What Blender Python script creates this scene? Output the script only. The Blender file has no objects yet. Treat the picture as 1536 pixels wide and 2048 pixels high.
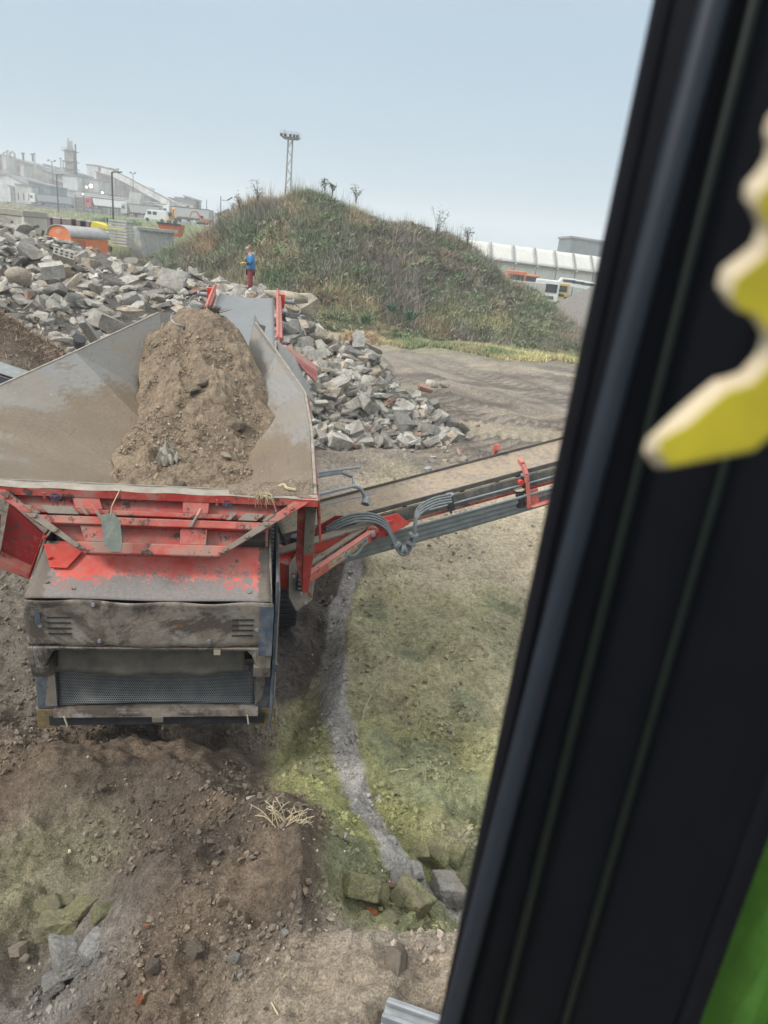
import bpy, bmesh, math, random
import numpy as np
from mathutils import Vector, Matrix, Euler
scene=bpy.context.scene
COL=scene.collection
rad=math.radians
rng=np.random.default_rng(7)
random.seed(7)
# ------------------------------------------------------------------ camera model (a phone held in an excavator cab)
F=1422.0; H=5.0
def cam_axes(pitch=20.3,roll=6.0):
    p=rad(pitch); r=rad(roll)
    f=np.array([0,math.cos(p),-math.sin(p)]); up0=np.array([0,math.sin(p),math.cos(p)]); rt0=np.array([1.,0,0])
    return f, rt0*math.cos(r)+up0*math.sin(r), up0*math.cos(r)-rt0*math.sin(r)
FW,RT,UP=cam_axes()
CAM=np.array([0.,0.,H])
def ray(px,py): return FW+RT*(px-768)/F-UP*(py-1024)/F
def Pz(px,py,z):
    d=ray(px,py); return CAM+d*((z-H)/d[2])
def Py(px,py,y):
    d=ray(px,py); return CAM+d*(y/d[1])
def proj(P):
    v=np.asarray(P)-CAM; w=v@FW
    return 768+F*(v@RT)/w, 1024-F*(v@UP)/w, w
# ------------------------------------------------------------------ noise
def _h(ix,iy,s):
    n=(ix.astype(np.int64)*374761393+iy.astype(np.int64)*668265263+s*1442695041)&0x7fffffff
    n=((n^(n>>13))*1274126177)&0x7fffffff
    n=n^(n>>16)
    return (n&0xffff)/65535.0
def vnoise(x,y,s=0):
    ix=np.floor(x);iy=np.floor(y);fx=x-ix;fy=y-iy
    fx=fx*fx*(3-2*fx);fy=fy*fy*(3-2*fy)
    a=_h(ix,iy,s);b=_h(ix+1,iy,s);c=_h(ix,iy+1,s);d=_h(ix+1,iy+1,s)
    return (a+(b-a)*fx)*(1-fy)+(c+(d-c)*fx)*fy
def fbm(x,y,o=4,s=0,g=.5):
    t=0;a=1;n=0
    for i in range(o):
        t=t+a*(vnoise(x*2**i+i*17.3,y*2**i-i*9.1,s+i)-.5);n+=a;a*=g
    return t/n*2
def ridged(x,y,o=4,s=0):
    t=0;a=1;n=0
    for i in range(o):
        t=t+a*(1-np.abs(2*vnoise(x*2**i+i*7.7,y*2**i,s+i)-1));n+=a;a*=.5
    return t/n
def ss(a,b,x):
    t=np.clip((x-a)/(b-a),0,1); return t*t*(3-2*t)
def seg(x,y,a,b):
    ax,ay=a[:2];bx,by=b[:2];dx,dy=bx-ax,by-ay
    t=np.clip(((x-ax)*dx+(y-ay)*dy)/(dx*dx+dy*dy),0,1)
    return np.hypot(x-ax-t*dx,y-ay-t*dy),t
# ------------------------------------------------------------------ ground shape
MO=np.array([-1.88,5.5,0.]); MT=rad(10.5)
MU=np.array([math.cos(MT),math.sin(MT),0]); MV=np.array([-math.sin(MT),math.cos(MT),0])
def m2w(w,v,z=0): return MO+MU*w+MV*v+np.array([0,0,z])
def heapL(x,y):      # long rubble pile on the left
    d,t=seg(x,y,(-21,30),(-7.6,30.5))
    top=4.2-1.32*ss(.3,.97,t)
    front=np.maximum(0,(30.2-y))
    s=top-.30*np.maximum(front-.9,0)-np.where(y>30.5,(y-30.5)*.55,0)
    s=s-np.maximum(0,x+6.6)*.8
    return s+.35*fbm(x*.35,y*.35,3,11)
def heapM(x,y):      # rubble behind and beside the belt
    d=np.hypot((x+4.6)/3.0,(y-22.5)/3.4)
    return 3.3-1.75*d**1.1+.15*fbm(x*.8,y*.8,3,12)
def heapR(x,y):      # rubble pile right of the machine
    d,t=seg(x,y,(-3.4,19.8),(.3,20.6))
    return (1.95-1.0*t)-.66*np.maximum(d-.15,0)+.12*fbm(x*.9,y*.9,3,13)
def heapR2(x,y):
    d=np.hypot((x+1.25)/1.,(y-21.6)/1.1); return 2.3-1.15*d
def soilL(x,y):      # rooty brown soil heap at the far left
    d=np.hypot((x+8.7)/3.4,(y-15.0)/2.6); return 3.0-2.0*d**1.15+.2*fbm(x*1.2,y*1.2,4,14)
def smax(a,b,k=.25):
    h=np.clip(.5+.5*(a-b)/k,0,1); return b*(1-h)+a*h+k*h*(1-h)
A1=Pz(110,1500,.80);A2=Pz(330,1520,.9);A3=Pz(600,1650,1.40);A4=Pz(600,1800,1.38)
def G(x,y,detail=True):
    x=np.asarray(x,float);y=np.asarray(y,float)
    wob=.5*fbm(x*.7,y*.7,3,1)
    z=0.05*fbm(x*.15,y*.15,3,2)*np.clip(y/20,0,1)
    bank=1-ss(9.75,10.75,y+wob*.9+.12*(x-1))
    right=ss(-1.6,-.5,x)
    z=z-.65*bank*right*ss(4.5,7,y)
    # lumps of pushed sand on and below the bank
    m=np.exp(-((y-9.3)/1.2)**2)*right
    z=z+m*(.46*fbm(x*1.3,y*1.2,4,3)+.26*(ridged(x*1.7,y*1.3,4,4)-.4))+.10*np.exp(-((y-7.2)/2.)**2)*right*fbm(x*2.2,y*1.5,4,5)
    # dark bank beside the crawler track
    d,t=seg(x,y,(-1.15,8.1),(-.55,10.6)); z=z+.42*np.exp(-(d/.5)**2)*right
    # rise towards the excavator
    zr=1.0*(1-ss(2.9,6.2,y+wob*.3))*ss(-1.8,-.2,-np.abs(x-.2)+3.2)
    near=(1-ss(3.2,8.0,y))
    z=z+near*.42*(1-ss(.3,1.2,x))+near*.12
    # hollow under the rear of the machine
    c=Pz(420,1490,.0); z=z-.5*np.exp(-(((x-c[0])/.6)**2+((y-c[1])/.45)**2))
    z=z-.32*ss(-.45,.05,x)*(1-ss(.9,1.6,x))*np.exp(-((y-4.1)/.9)**2)
    # heap in front of the screen box
    d1,t1=seg(x,y,A1,A2); d2,t2=seg(x,y,A2,A3); d3,t3=seg(x,y,A3,A4)
    z=smax(z,.76+.08*t1-.75*d1,.15)
    z=smax(z,.84+.52*t2-.80*d2,.15)
    z=smax(z,1.37-.03*t3-1.15*d3,.12)
    b=np.hypot((x+.95)/1.0,(y-3.25)/.95); z=smax(z,1.22-.62*b**1.7,.2)
    # platform the excavator stands on
    edge=3.12+.22*fbm(x*1.3,y*.4+3,3,6)
    pl=(1.22+.1*(2.6-y))*(1-ss(edge-.12,edge+.38,y))
    z=np.where(x>-.75,smax(z,pl*ss(-.85,-.25,x)+z*(1-ss(-.85,-.25,x)),.08),z)
    # low stony ground at the near left
    c=Pz(110,1900,.6); z=z-.30*np.exp(-(((x-c[0])/.7)**2+((y-c[1])/.6)**2))
    # far heaps
    z=smax(z,heapL(x,y),.4); z=smax(z,heapM(x,y),.35); z=smax(z,heapR(x,y),.25); z=smax(z,heapR2(x,y),.2)
    z=smax(z,soilL(x,y),.3)
    far=ss(40,75,y); z=z+far*.8*ss(-10,-40,x)
    if detail:
        nb=1-ss(11.5,16,y); z=z+nb*(.11*fbm(x*2.4,y*2.4,4,27)+.07*np.maximum(0,vnoise(x*3.3,y*3.3,28)-.5)*2)
        near=1-ss(9,26,y)
        mid=1-ss(22,60,y)
        z=z+near*(.15*fbm(x*1.3,y*1.3,6,21,.58)+.075*(ridged(x*2.6,y*2.6,4,22)-.5)*(.3+1.0*vnoise(x*.9,y*.9,23)))
        z=z+near*.04*np.maximum(0,vnoise(x*7,y*7,24)-.58)*3+ (1-ss(5,10,y))*.035*np.maximum(0,vnoise(x*17,y*17,25)-.6)*2.2
        z=z+mid*.05*fbm(x*.9,y*.9,4,26)
        # wheel ruts curving across the yard
        for k,(cx,cy,r) in enumerate([(-6,60,36),(-6,60,37.9),(-9,66,45),(-9,66,46.9),(14,-6,27),(14,-6,28.9),(3,50,27),(3,50,28.8)]):
            d=np.abs(np.hypot(x-cx,y-cy)-r)
            ang=np.arctan2(y-cy,x-cx)*r
            mm=np.exp(-(d/.34)**2)*ss(14,17,y)*(1-ss(38,42,y))*(.3+.7*vnoise(x*.3,y*.3,31+k))
            z=z-mm*.05+mm*.04*np.sin(ang*2*np.pi/.34+np.where(np.hypot(x-cx,y-cy)>r,.9,-.9)*d*9)
        va=x*.80+y*.60+1.5*fbm(x*.06,y*.06,2,32); ua=x*.60-y*.80
        lane=(ridged(va*.55,ua*.05,2,33)-.55); lug=np.sin(ua*2*np.pi/.46+2.5*fbm(va*1.5,ua*.2,2,34))*np.clip(lane*4,0,1)
        z=z+ss(13,17,y)*(1-ss(40,46,y))*(.26*lane+.06*lug+.05*(vnoise(va*2.4,ua*.8,35)-.5))
        # crawler prints, near platform and right of the sand
        mm=ss(-.52,-.44,x)*(1-ss(.16,.28,x))*(1-ss(2.85,3.0,y)); z=z+mm*.035*(np.abs(np.sin(y*np.pi/.17+.25*np.sin(x*5)))-.5)
        mm=ss(2.3,2.45,x-.02*(y-9))*(1-ss(3.0,3.15,x-.02*(y-9)))*ss(8.5,9.3,y)*(1-ss(16,20,y)); z=z+mm*.045*(np.abs(np.sin(y*np.pi/.22+.3*np.sin(x*6)))-.6)
    return z
def PG(px,py,n=900,y0=1.2,y1=120):
    d=ray(px,py); d=d/d[1]
    ys=np.geomspace(y0,y1,n); pts=CAM+d[None,:]*ys[:,None]
    g=G(pts[:,0],pts[:,1],False); hit=np.nonzero(pts[:,2]<=g)[0]
    if not len(hit): return pts[-1]
    p=pts[hit[0]].copy(); p[2]=g[hit[0]]; return p
# ------------------------------------------------------------------ materials
def S2L(c): return tuple(((v/255)/12.92 if v/255<=.04045 else ((v/255+.055)/1.055)**2.4) for v in c)
class NT:
    def __init__(s,name):
        s.m=bpy.data.materials.new(name); s.m.use_nodes=True; s.t=s.m.node_tree; s.n=s.t.nodes; s.l=s.t.links
        s.b=s.n['Principled BSDF']; s.b.inputs['Roughness'].default_value=.85
        s.b.inputs['Specular IOR Level'].default_value=.3
    def add(s,ty,**k):
        n=s.n.new(ty)
        for a,v in k.items():
            if a=='inp':
                for q,w in v.items():
                    if isinstance(w,bpy.types.NodeSocket): s.l.new(w,n.inputs[q])
                    else: n.inputs[q].default_value=w
            else: setattr(n,a,v)
        return n
    def coord(s,kind='Object'): return s.add('ShaderNodeTexCoord').outputs[kind]
    def noise(s,scale,detail=4,rough=.6,vec=None,dist=0):
        vec=vec or s.coord()
        return s.add('ShaderNodeTexNoise',inp={'Vector':vec,'Scale':scale,'Detail':detail,'Roughness':rough,'Distortion':dist}).outputs['Fac']
    def ramp(s,fac,a,b,ca=(0,0,0,1),cb=(1,1,1,1)):
        n=s.add('ShaderNodeValToRGB',inp={0:fac}); e=n.color_ramp.elements
        e[0].position=a;e[1].position=b;e[0].color=ca;e[1].color=cb
        return n.outputs['Color']
    def mix(s,f,a,b,bt='MIX'):
        n=s.add('ShaderNodeMix',data_type='RGBA',blend_type=bt)
        for i,v in ((0,f),(6,a),(7,b)):
            if isinstance(v,bpy.types.NodeSocket): s.l.new(v,n.inputs[i])
            else: n.inputs[i].default_value=(v if i==0 else (tuple(v)+(1,))[:4])
        return n.outputs[2]
    def math(s,op,a,b=0):
        n=s.add('ShaderNodeMath',operation=op)
        for i,v in ((0,a),(1,b)):
            if isinstance(v,bpy.types.NodeSocket): s.l.new(v,n.inputs[i])
            else: n.inputs[i].default_value=v
        return n.outputs[0]
    def bump(s,hgt,st=.5,dist=.02):
        n=s.add('ShaderNodeBump',inp={'Height':hgt,'Strength':st,'Distance':dist}); s.l.new(n.outputs[0],s.b.inputs['Normal']); return n
    def col(s,c):
        if isinstance(c,bpy.types.NodeSocket): s.l.new(c,s.b.inputs['Base Color'])
        else: s.b.inputs['Base Color'].default_value=tuple(c)+(1,)
    def attr(s,name='Col'): return s.add('ShaderNodeAttribute',attribute_name=name).outputs['Color']
    def upmask(s,a=.3,b=.8):
        g=s.add('ShaderNodeNewGeometry'); sp=s.add('ShaderNodeSeparateXYZ',inp={0:g.outputs['Normal']})
        return s.ramp(sp.outputs['Z'],a,b)
def plain(name,c,rough=.8,var=.25,scale=6,bumpst=.15,metal=0,spec=.3):
    t=NT(name); n=t.noise(scale,5,.65)
    f=t.ramp(n,.3,.7,(1-var,)*3+(1,),(1+var*.6,)*3+(1,))
    t.col(t.mix(1.0,tuple(c),f,'MULTIPLY')); t.b.inputs['Roughness'].default_value=rough
    t.b.inputs['Metallic'].default_value=metal; t.b.inputs['Specular IOR Level'].default_value=spec
    if bumpst: t.bump(t.noise(scale*7,4),bumpst,.01)
    return t.m
DUST=(.235,.195,.155)
def painted(name,c,dust=.5,scale=3,rough=.55,dustcol=DUST,chips=0.,chipcol=(.07,.055,.045),updust=.6,fade=(.62,.22,.17)):
    """paint with settled dust, faded patches and worn spots"""
    t=NT(name); co=t.coord()
    n1=t.noise(scale,6,.7); n2=t.noise(scale*5.5,5,.75); n3=t.noise(scale*17,3,.7)
    base=t.mix(t.ramp(n1,.45,.72),tuple(c),tuple(fade))
    mix2=t.math('ADD',t.math('MULTIPLY',n1,.5),t.math('MULTIPLY',n2,.5))
    dm=t.ramp(mix2,.60-.22*dust,.70-.16*dust)
    dm=t.math('MULTIPLY',dm,.85)
    base=t.mix(dm,base,t.mix(n3,tuple(v*.8 for v in dustcol),tuple(v*1.15 for v in dustcol)))
    if updust:
        um=t.math('MULTIPLY',t.upmask(.35,.95),t.ramp(n2,.30,.62)); um=t.math('MULTIPLY',um,updust)
        base=t.mix(um,base,tuple(v*1.08 for v in dustcol))
    if chips:
        cm=t.ramp(t.noise(scale*3.1,7,.8),.60-.1*chips,.62-.1*chips)
        base=t.mix(cm,base,tuple(chipcol))
    t.col(base); t.b.inputs['Roughness'].default_value=rough
    r=t.math('ADD',t.math('MULTIPLY',dm,.35),rough); t.l.new(r,t.b.inputs['Roughness'])
    t.bump(n2,.25,.006)
    return t.m
RED=(.40,.045,.035)
M={}
M['red']=painted('red_paint',RED,.42,2.3,.55,updust=.85,chips=.35,fade=(.52,.17,.13))
M['red_clean']=painted('red_paint_clean',(.54,.045,.03),.25,2.5,.45,updust=.25,fade=(.66,.12,.09))
M['red_pale']=painted('red_paint_pale',(.55,.14,.11),.25,5,.6,updust=.5,fade=(.62,.28,.23),chips=.1)
M['red_dark']=painted('red_paint_dark',(.26,.02,.018),.30,3,.6,updust=.6,chips=.3)
M['navy']=painted('navy_paint',(.06,.075,.10),.38,6,.5,updust=.5,fade=(.15,.17,.19),dustcol=(.2,.17,.14))
M['rust']=painted('rusty_dirty_steel',(.19,.155,.125),.5,3.2,.8,updust=.45,fade=(.25,.225,.205),dustcol=(.25,.21,.165),chips=.3,chipcol=(.15,.06,.025))
M['steel']=plain('grey_steel',(.30,.31,.32),.45,.3,8,.1,.3)
M['darksteel']=plain('dark_steel',(.045,.046,.05),.5,.4,6,.2)
M['rubber']=plain('black_rubber',(.05,.052,.055),.7,.35,7,.2)
M['grey_rubber']=plain('grey_rubber',(.26,.275,.27),.65,.25,9,.15)
M['hose']=plain('dusty_hose',(.17,.19,.19),.6,.3,20,.1)
M['black']=plain('cab_black',(.010,.011,.014),.38,.2,20,.05,spec=.4)
M['gloss']=plain('cab_highlight',(.016,.018,.022),.22,.2,20,0,spec=.6)
M['white']=plain('white_paint',(.62,.63,.62),.5,.15,4,.05)
M['pebble']=None
def hood_mat():
    t=NT('worn_red_hood'); co=t.coord('Object')
    sp=t.add('ShaderNodeSeparateXYZ',inp={0:co})
    n1=t.noise(2.2,5,.65); n2=t.noise(9,8,.78); n3=t.noise(34,4,.75)
    # paint survives towards the upper edge, worn to primer and dirt below
    y=t.math('MULTIPLY',sp.outputs['Y'],-1.15)
    v=t.math('ADD',y,t.math('ADD',t.math('MULTIPLY',n1,.55),t.math('MULTIPLY',n2,.5)))
    worn=t.ramp(t.math('ADD',v,t.math('MULTIPLY',t.math('SUBTRACT',n3,.5),.7)),.70,.76)
    dirt=t.mix(n3,(.11,.095,.085),(.30,.27,.255))
    redc=t.mix(t.ramp(n1,.35,.65),(.62,.07,.05),(.66,.25,.20))
    ax=t.math('ABSOLUTE',sp.outputs['X'])
    edge=t.ramp(t.math('ADD',ax,t.math('MULTIPLY',n2,.30)),.99,1.02)
    c=t.mix(worn,redc,dirt)
    spk=t.ramp(n3,.70,.73); c=t.mix(t.math('MULTIPLY',spk,.7),c,(.40,.10,.07))
    c=t.mix(edge,c,t.mix(n3,(.10,.08,.065),(.2,.165,.135)))
    t.col(c); t.bump(t.math('ADD',n2,n3),.3,.008); t.b.inputs['Roughness'].default_value=.7
    return t.m
M['hood']=hood_mat()
def mud_mat():
    t=NT('caked_mud_steel'); co=t.coord(); n1=t.noise(1.8,6,.7,dist=.6); n2=t.noise(6,7,.75); n3=t.noise(26,4,.75)
    c=t.mix(t.ramp(n2,.35,.65),(.17,.135,.105),(.30,.255,.21)); c=t.mix(t.ramp(n1,.50,.57),c,(.10,.08,.064)); c=t.mix(t.math('MULTIPLY',t.ramp(t.noise(3.1,5,.7),.56,.66),.8),c,(.33,.30,.27))
    c=t.mix(t.math('MULTIPLY',t.ramp(n2,.62,.68),.7),c,(.24,.115,.045)); c=t.mix(t.math('MULTIPLY',t.ramp(n3,.62,.7),.5),c,(.07,.058,.048))
    t.col(c); t.b.inputs['Roughness'].default_value=.85; t.bump(t.math('ADD',n2,n3),.6,.012); return t.m
M['mud']=mud_mat()
def wing_mat():
    t=NT('scoured_hopper_steel'); co=t.coord('Object')
    mp=t.add('ShaderNodeMapping',inp={'Vector':co,'Scale':(1.5,.5,6)})
    n1=t.noise(1.1,5,.6); n2=t.noise(7,6,.7,mp.outputs[0]); n3=t.noise(30,3,.7)
    g=t.mix(n2,(.155,.152,.146),(.30,.292,.275))
    d=t.ramp(t.math('ADD',n1,t.math('MULTIPLY',n3,.12)),.48,.66)
    sp=t.add('ShaderNodeSeparateXYZ',inp={0:co})
    hi=t.ramp(t.math('SUBTRACT',t.math('ADD',t.math('ADD',sp.outputs['Z'],t.math('MULTIPLY',n1,1.5)),t.math('MULTIPLY',n2,.5)),3.35),.58,.72)   # soil clings low on the plates
    lo=t.math('SUBTRACT',1,hi)
    c=t.mix(t.math('MULTIPLY',lo,.95),t.mix(t.math('MULTIPLY',d,.5),g,(.25,.2,.145)),t.mix(t.ramp(t.math('ADD',t.math('MULTIPLY',n1,.6),t.math('MULTIPLY',n3,.5)),.35,.75),(.14,.105,.072),(.26,.20,.14)))
    sc=t.add('ShaderNodeMapping',inp={'Vector':co,'Rotation':(0,.5,.4),'Scale':(30,2.2,9)}); c=t.mix(t.math('MULTIPLY',t.ramp(t.noise(1.0,3,.6,sc.outputs[0]),.60,.70),.35),c,(.10,.085,.07)); sp2=t.ramp(t.noise(26,3,.6),.70,.72); c=t.mix(t.math('MULTIPLY',sp2,.55),c,(.55,.54,.51))
    t.col(c); t.b.inputs['Roughness'].default_value=.5; t.b.inputs['Metallic'].default_value=.15; t.bump(n2,.15,.004)
    return t.m
M['wing']=wing_mat()
def grille_mat():
    t=NT('perforated_plate'); co=t.coord('Object')
    mp=t.add('ShaderNodeMapping',inp={'Vector':co,'Scale':(1,1,1)})
    sp=t.add('ShaderNodeSeparateXYZ',inp={0:mp.outputs[0]})
    P=.0175
    zr=t.math('DIVIDE',sp.outputs['Z'],P*.88); row=t.math('FLOOR',zr); off=t.math('MULTIPLY',t.math('MODULO',t.math('ABSOLUTE',row),2),.5)
    xr=t.math('ADD',t.math('DIVIDE',sp.outputs['X'],P),off)
    fx=t.math('SUBTRACT',t.math('FRACT',xr),.5); fz=t.math('SUBTRACT',t.math('FRACT',zr),.5)
    d=t.math('SQRT',t.math('ADD',t.math('MULTIPLY',fx,fx),t.math('MULTIPLY',fz,fz)))
    hole=t.ramp(d,.33,.38,(1,1,1,1),(0,0,0,1))
    n=t.noise(5,5,.7)
    c=t.mix(t.ramp(n,.4,.65),(.17,.175,.175),(.27,.26,.245))
    t.col(t.mix(hole,c,(.012,.012,.013))); t.b.inputs['Roughness'].default_value=.6
    return t.m
M['grille']=grille_mat()
def attrmat(name,rough=.9,n1=8,n2=40,var=.35,bump=.5,bd=.02,objrand=0.,spec=.2,dust=0):
    t=NT(name); c=t.attr()
    a=t.noise(n1,5,.7); b=t.noise(n2,3,.7)
    f=t.ramp(a,.3,.72,(1-var,)*3+(1,),(1+var*.8,)*3+(1,)); c=t.mix(1.0,c,f,'MULTIPLY')
    f=t.ramp(b,.3,.7,(1-var*.5,)*3+(1,),(1+var*.5,)*3+(1,)); c=t.mix(1.0,c,f,'MULTIPLY')
    if objrand:
        oi=t.add('ShaderNodeObjectInfo').outputs['Random']
        f=t.ramp(oi,0,1,(1-objrand,1-objrand,1-objrand*.9,1),(1+objrand,1+objrand*.95,1+objrand*.85,1)); c=t.mix(1.0,c,f,'MULTIPLY')
    if dust:
        w_=t.coord(); g=t.add('ShaderNodeNewGeometry').outputs['Position']; d=t.noise(1.7,6,.7,g); d2=t.noise(9,5,.7,g)
        c=t.mix(t.math('MULTIPLY',t.ramp(d2,.50,.62),.55*dust),c,(.17,.145,.12)); c=t.mix(t.math('MULTIPLY',t.ramp(d,.46,.66),dust),c,(.30,.25,.195))
    t.col(c); t.b.inputs['Roughness'].default_value=rough; t.b.inputs['Specular IOR Level'].default_value=spec
    if bump: t.bump(t.math('ADD',a,b),bump,bd)
    return t.m
M['concrete']=attrmat('broken_concrete',.9,6,34,.34,.8,.05,.16,dust=.6)
M['concrete_mass']=attrmat('broken_concrete_mass',.9,6,34,.34,.8,.04,dust=.5)
M['stone']=attrmat('dirty_stone',.9,9,45,.45,.9,.03,.15,dust=.75)
M['veg']=attrmat('vegetation',.8,3,9,.3,0,0,spec=.15)
# ------------------------------------------------------------------ mesh builder
def tag(o,label=None,cat=None,group=None,kind=None):
    if label:o['label']=label
    if cat:o['category']=cat
    if group:o['group']=group
    if kind:o['kind']=kind
    elif cat:o['kind']='thing'
    return o
def mesh_np(name,V,Fc,col=None,mat=None,smooth=False):
    me=bpy.data.meshes.new(name); V=np.asarray(V,np.float32); Fc=np.asarray(Fc,np.int32)
    n=Fc.shape[1]; me.vertices.add(len(V)); me.vertices.foreach_set('co',V.ravel())
    me.loops.add(Fc.size); me.loops.foreach_set('vertex_index',Fc.ravel())
    me.polygons.add(len(Fc)); me.polygons.foreach_set('loop_start',np.arange(0,Fc.size,n,dtype=np.int32))
    me.polygons.foreach_set('use_smooth',np.full(len(Fc),smooth))
    me.update(calc_edges=True)
    if col is not None:
        a=me.color_attributes.new('Col','FLOAT_COLOR','POINT')
        c=np.ones((len(V),4),np.float32); c[:,:3]=col; a.data.foreach_set('color',c.ravel())
    if mat: me.materials.append(mat)
    return me
def link(name,me,parent=None):
    o=bpy.data.objects.new(name,me); COL.objects.link(o)
    if parent: o.parent=parent
    return o
def empty(name,loc=(0,0,0),rz=0):
    o=bpy.data.objects.new(name,None); COL.objects.link(o); o.location=loc; o.rotation_euler=(0,0,rz); o.empty_display_size=.2
    return o
class MB:
    def __init__(s): s.bm=bmesh.new(); s.mats=[]; s.cur=0
    def use(s,m):
        m=M[m] if isinstance(m,str) else m
        if m not in s.mats: s.mats.append(m)
        s.cur=s.mats.index(m); return s
    def face(s,vs):
        try: f=s.bm.faces.new(vs); f.material_index=s.cur; return f
        except ValueError: return None
    def hexa(s,p):   # 8 points: bottom 4 then top 4
        v=[s.bm.verts.new(q) for q in p]
        for a in ((3,2,1,0),(4,5,6,7),(0,1,5,4),(1,2,6,5),(2,3,7,6),(3,0,4,7)): s.face([v[i] for i in a])
        return s
    def box(s,x0,x1,y0,y1,z0,z1): return s.hexa([(x0,y0,z0),(x1,y0,z0),(x1,y1,z0),(x0,y1,z0),(x0,y0,z1),(x1,y0,z1),(x1,y1,z1),(x0,y1,z1)])
    def beam(s,a,b,w,h,up=(0,0,1),w2=None,h2=None):
        a=Vector(a);b=Vector(b);d=(b-a).normalized();up=Vector(up); r=d.cross(up)
        if r.length<1e-4:r=d.cross(Vector((1,0,0)))
        r.normalize();u=r.cross(d); w2=w2 or w;h2=h2 or h
        return s.hexa([a-r*w/2-u*h/2,a+r*w/2-u*h/2,b+r*w2/2-u*h2/2,b-r*w2/2-u*h2/2,a-r*w/2+u*h/2,a+r*w/2+u*h/2,b+r*w2/2+u*h2/2,b-r*w2/2+u*h2/2])
    def plate(s,pts,t):   # polygon with thickness t along its normal (downwards side)
        P=[Vector(p) for p in pts]; n=Vector((0,0,0))
        for i in range(len(P)): n+=(P[i]-P[0]).cross(P[(i+1)%len(P)]-P[0])
        n.normalize(); a=[s.bm.verts.new(p) for p in P]; b=[s.bm.verts.new(p-n*t) for p in P]
        s.face(a); s.face(b[::-1]); k=len(P)
        for i in range(k): s.face([a[i],b[i],b[(i+1)%k],a[(i+1)%k]])
        return s
    def tube(s,pts,r,n=8,cap=True):
        P=[Vector(p) for p in pts]; rs=r if hasattr(r,'__len__') else [r]*len(P); prev=None;R0=None
        for i,p in enumerate(P):
            d=(P[min(i+1,len(P)-1)]-P[max(i-1,0)]).normalized()
            if R0 is None:
                R0=d.cross(Vector((0,0,1)))
                if R0.length<1e-3:R0=d.cross(Vector((1,0,0)))
            R0=(R0-d*R0.dot(d)).normalized(); q=d.cross(R0)
            ring=[s.bm.verts.new(p+(R0*math.cos(2*math.pi*k/n)+q*math.sin(2*math.pi*k/n))*rs[i]) for k in range(n)]
            if prev:
                for k in range(n): s.face([prev[k],prev[(k+1)%n],ring[(k+1)%n],ring[k]])
            elif cap: s.face(ring[::-1])
            prev=ring
        if cap: s.face(prev)
        return s
    def cyl(s,a,b,r,n=14,r2=None): return s.tube([a,b],[r,r2 or r],n)
    def bolt(s,p,n,r=.02,h=.015):
        p=Vector(p);n=Vector(n).normalized(); return s.tube([p,p+n*h],[r,r*.85],6)
    def grid(s,f,nu,nv):
        g=[[s.bm.verts.new(f(i/nu,j/nv)) for j in range(nv+1)] for i in range(nu+1)]
        for i in range(nu):
            for j in range(nv): s.face([g[i][j],g[i+1][j],g[i+1][j+1],g[i][j+1]])
        return s
    def build(s,name,parent=None,bevel=0,smooth=False,solid=0,split=0):
        if split:      # each separate piece becomes an object of its own (split = islands per piece)
            bm=s.bm; bm.verts.ensure_lookup_table(); seen=set(); isl=[]
            for v in bm.verts:
                if v in seen: continue
                st=[v];seen.add(v);cur=[]
                while st:
                    a=st.pop();cur.append(a)
                    for e in a.link_edges:
                        q=e.other_vert(a)
                        if q not in seen: seen.add(q);st.append(q)
                isl.append(cur)
            out=None
            for k in range(0,len(isl),split):
                nb=MB(); nb.mats=s.mats; mp={}
                for cur in isl[k:k+split]:
                    for v in cur: mp[v]=nb.bm.verts.new(v.co)
                    for f in {f for v in cur for f in v.link_faces}:
                        g=nb.bm.faces.new([mp[v] for v in f.verts]); g.material_index=f.material_index
                o=nb.build(name,parent,bevel,smooth,solid); out=out or o
            return out
        me=bpy.data.meshes.new(name)
        bmesh.ops.recalc_face_normals(s.bm,faces=s.bm.faces[:])
        if smooth:
            for f in s.bm.faces:f.smooth=True
        s.bm.to_mesh(me); s.bm.free()
        for m in s.mats: me.materials.append(m)
        o=link(name,me,parent)
        if solid:
            q=o.modifiers.new('t','SOLIDIFY');q.thickness=solid
        if bevel:
            q=o.modifiers.new('b','BEVEL');q.width=bevel;q.segments=2;q.limit_method='ANGLE';q.angle_limit=rad(40)
        return o
def spline(pts,n=6):
    P=[Vector(p) for p in pts]; out=[]
    for i in range(len(P)-1):
        a=P[max(i-1,0)];b=P[i];c=P[i+1];d=P[min(i+2,len(P)-1)]
        for k in range(n):
            t=k/n; out.append(.5*((2*b)+(c-a)*t+(2*a-5*b+4*c-d)*t*t+(3*b-a-3*c+d)*t**3))
    out.append(P[-1]); return out
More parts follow.
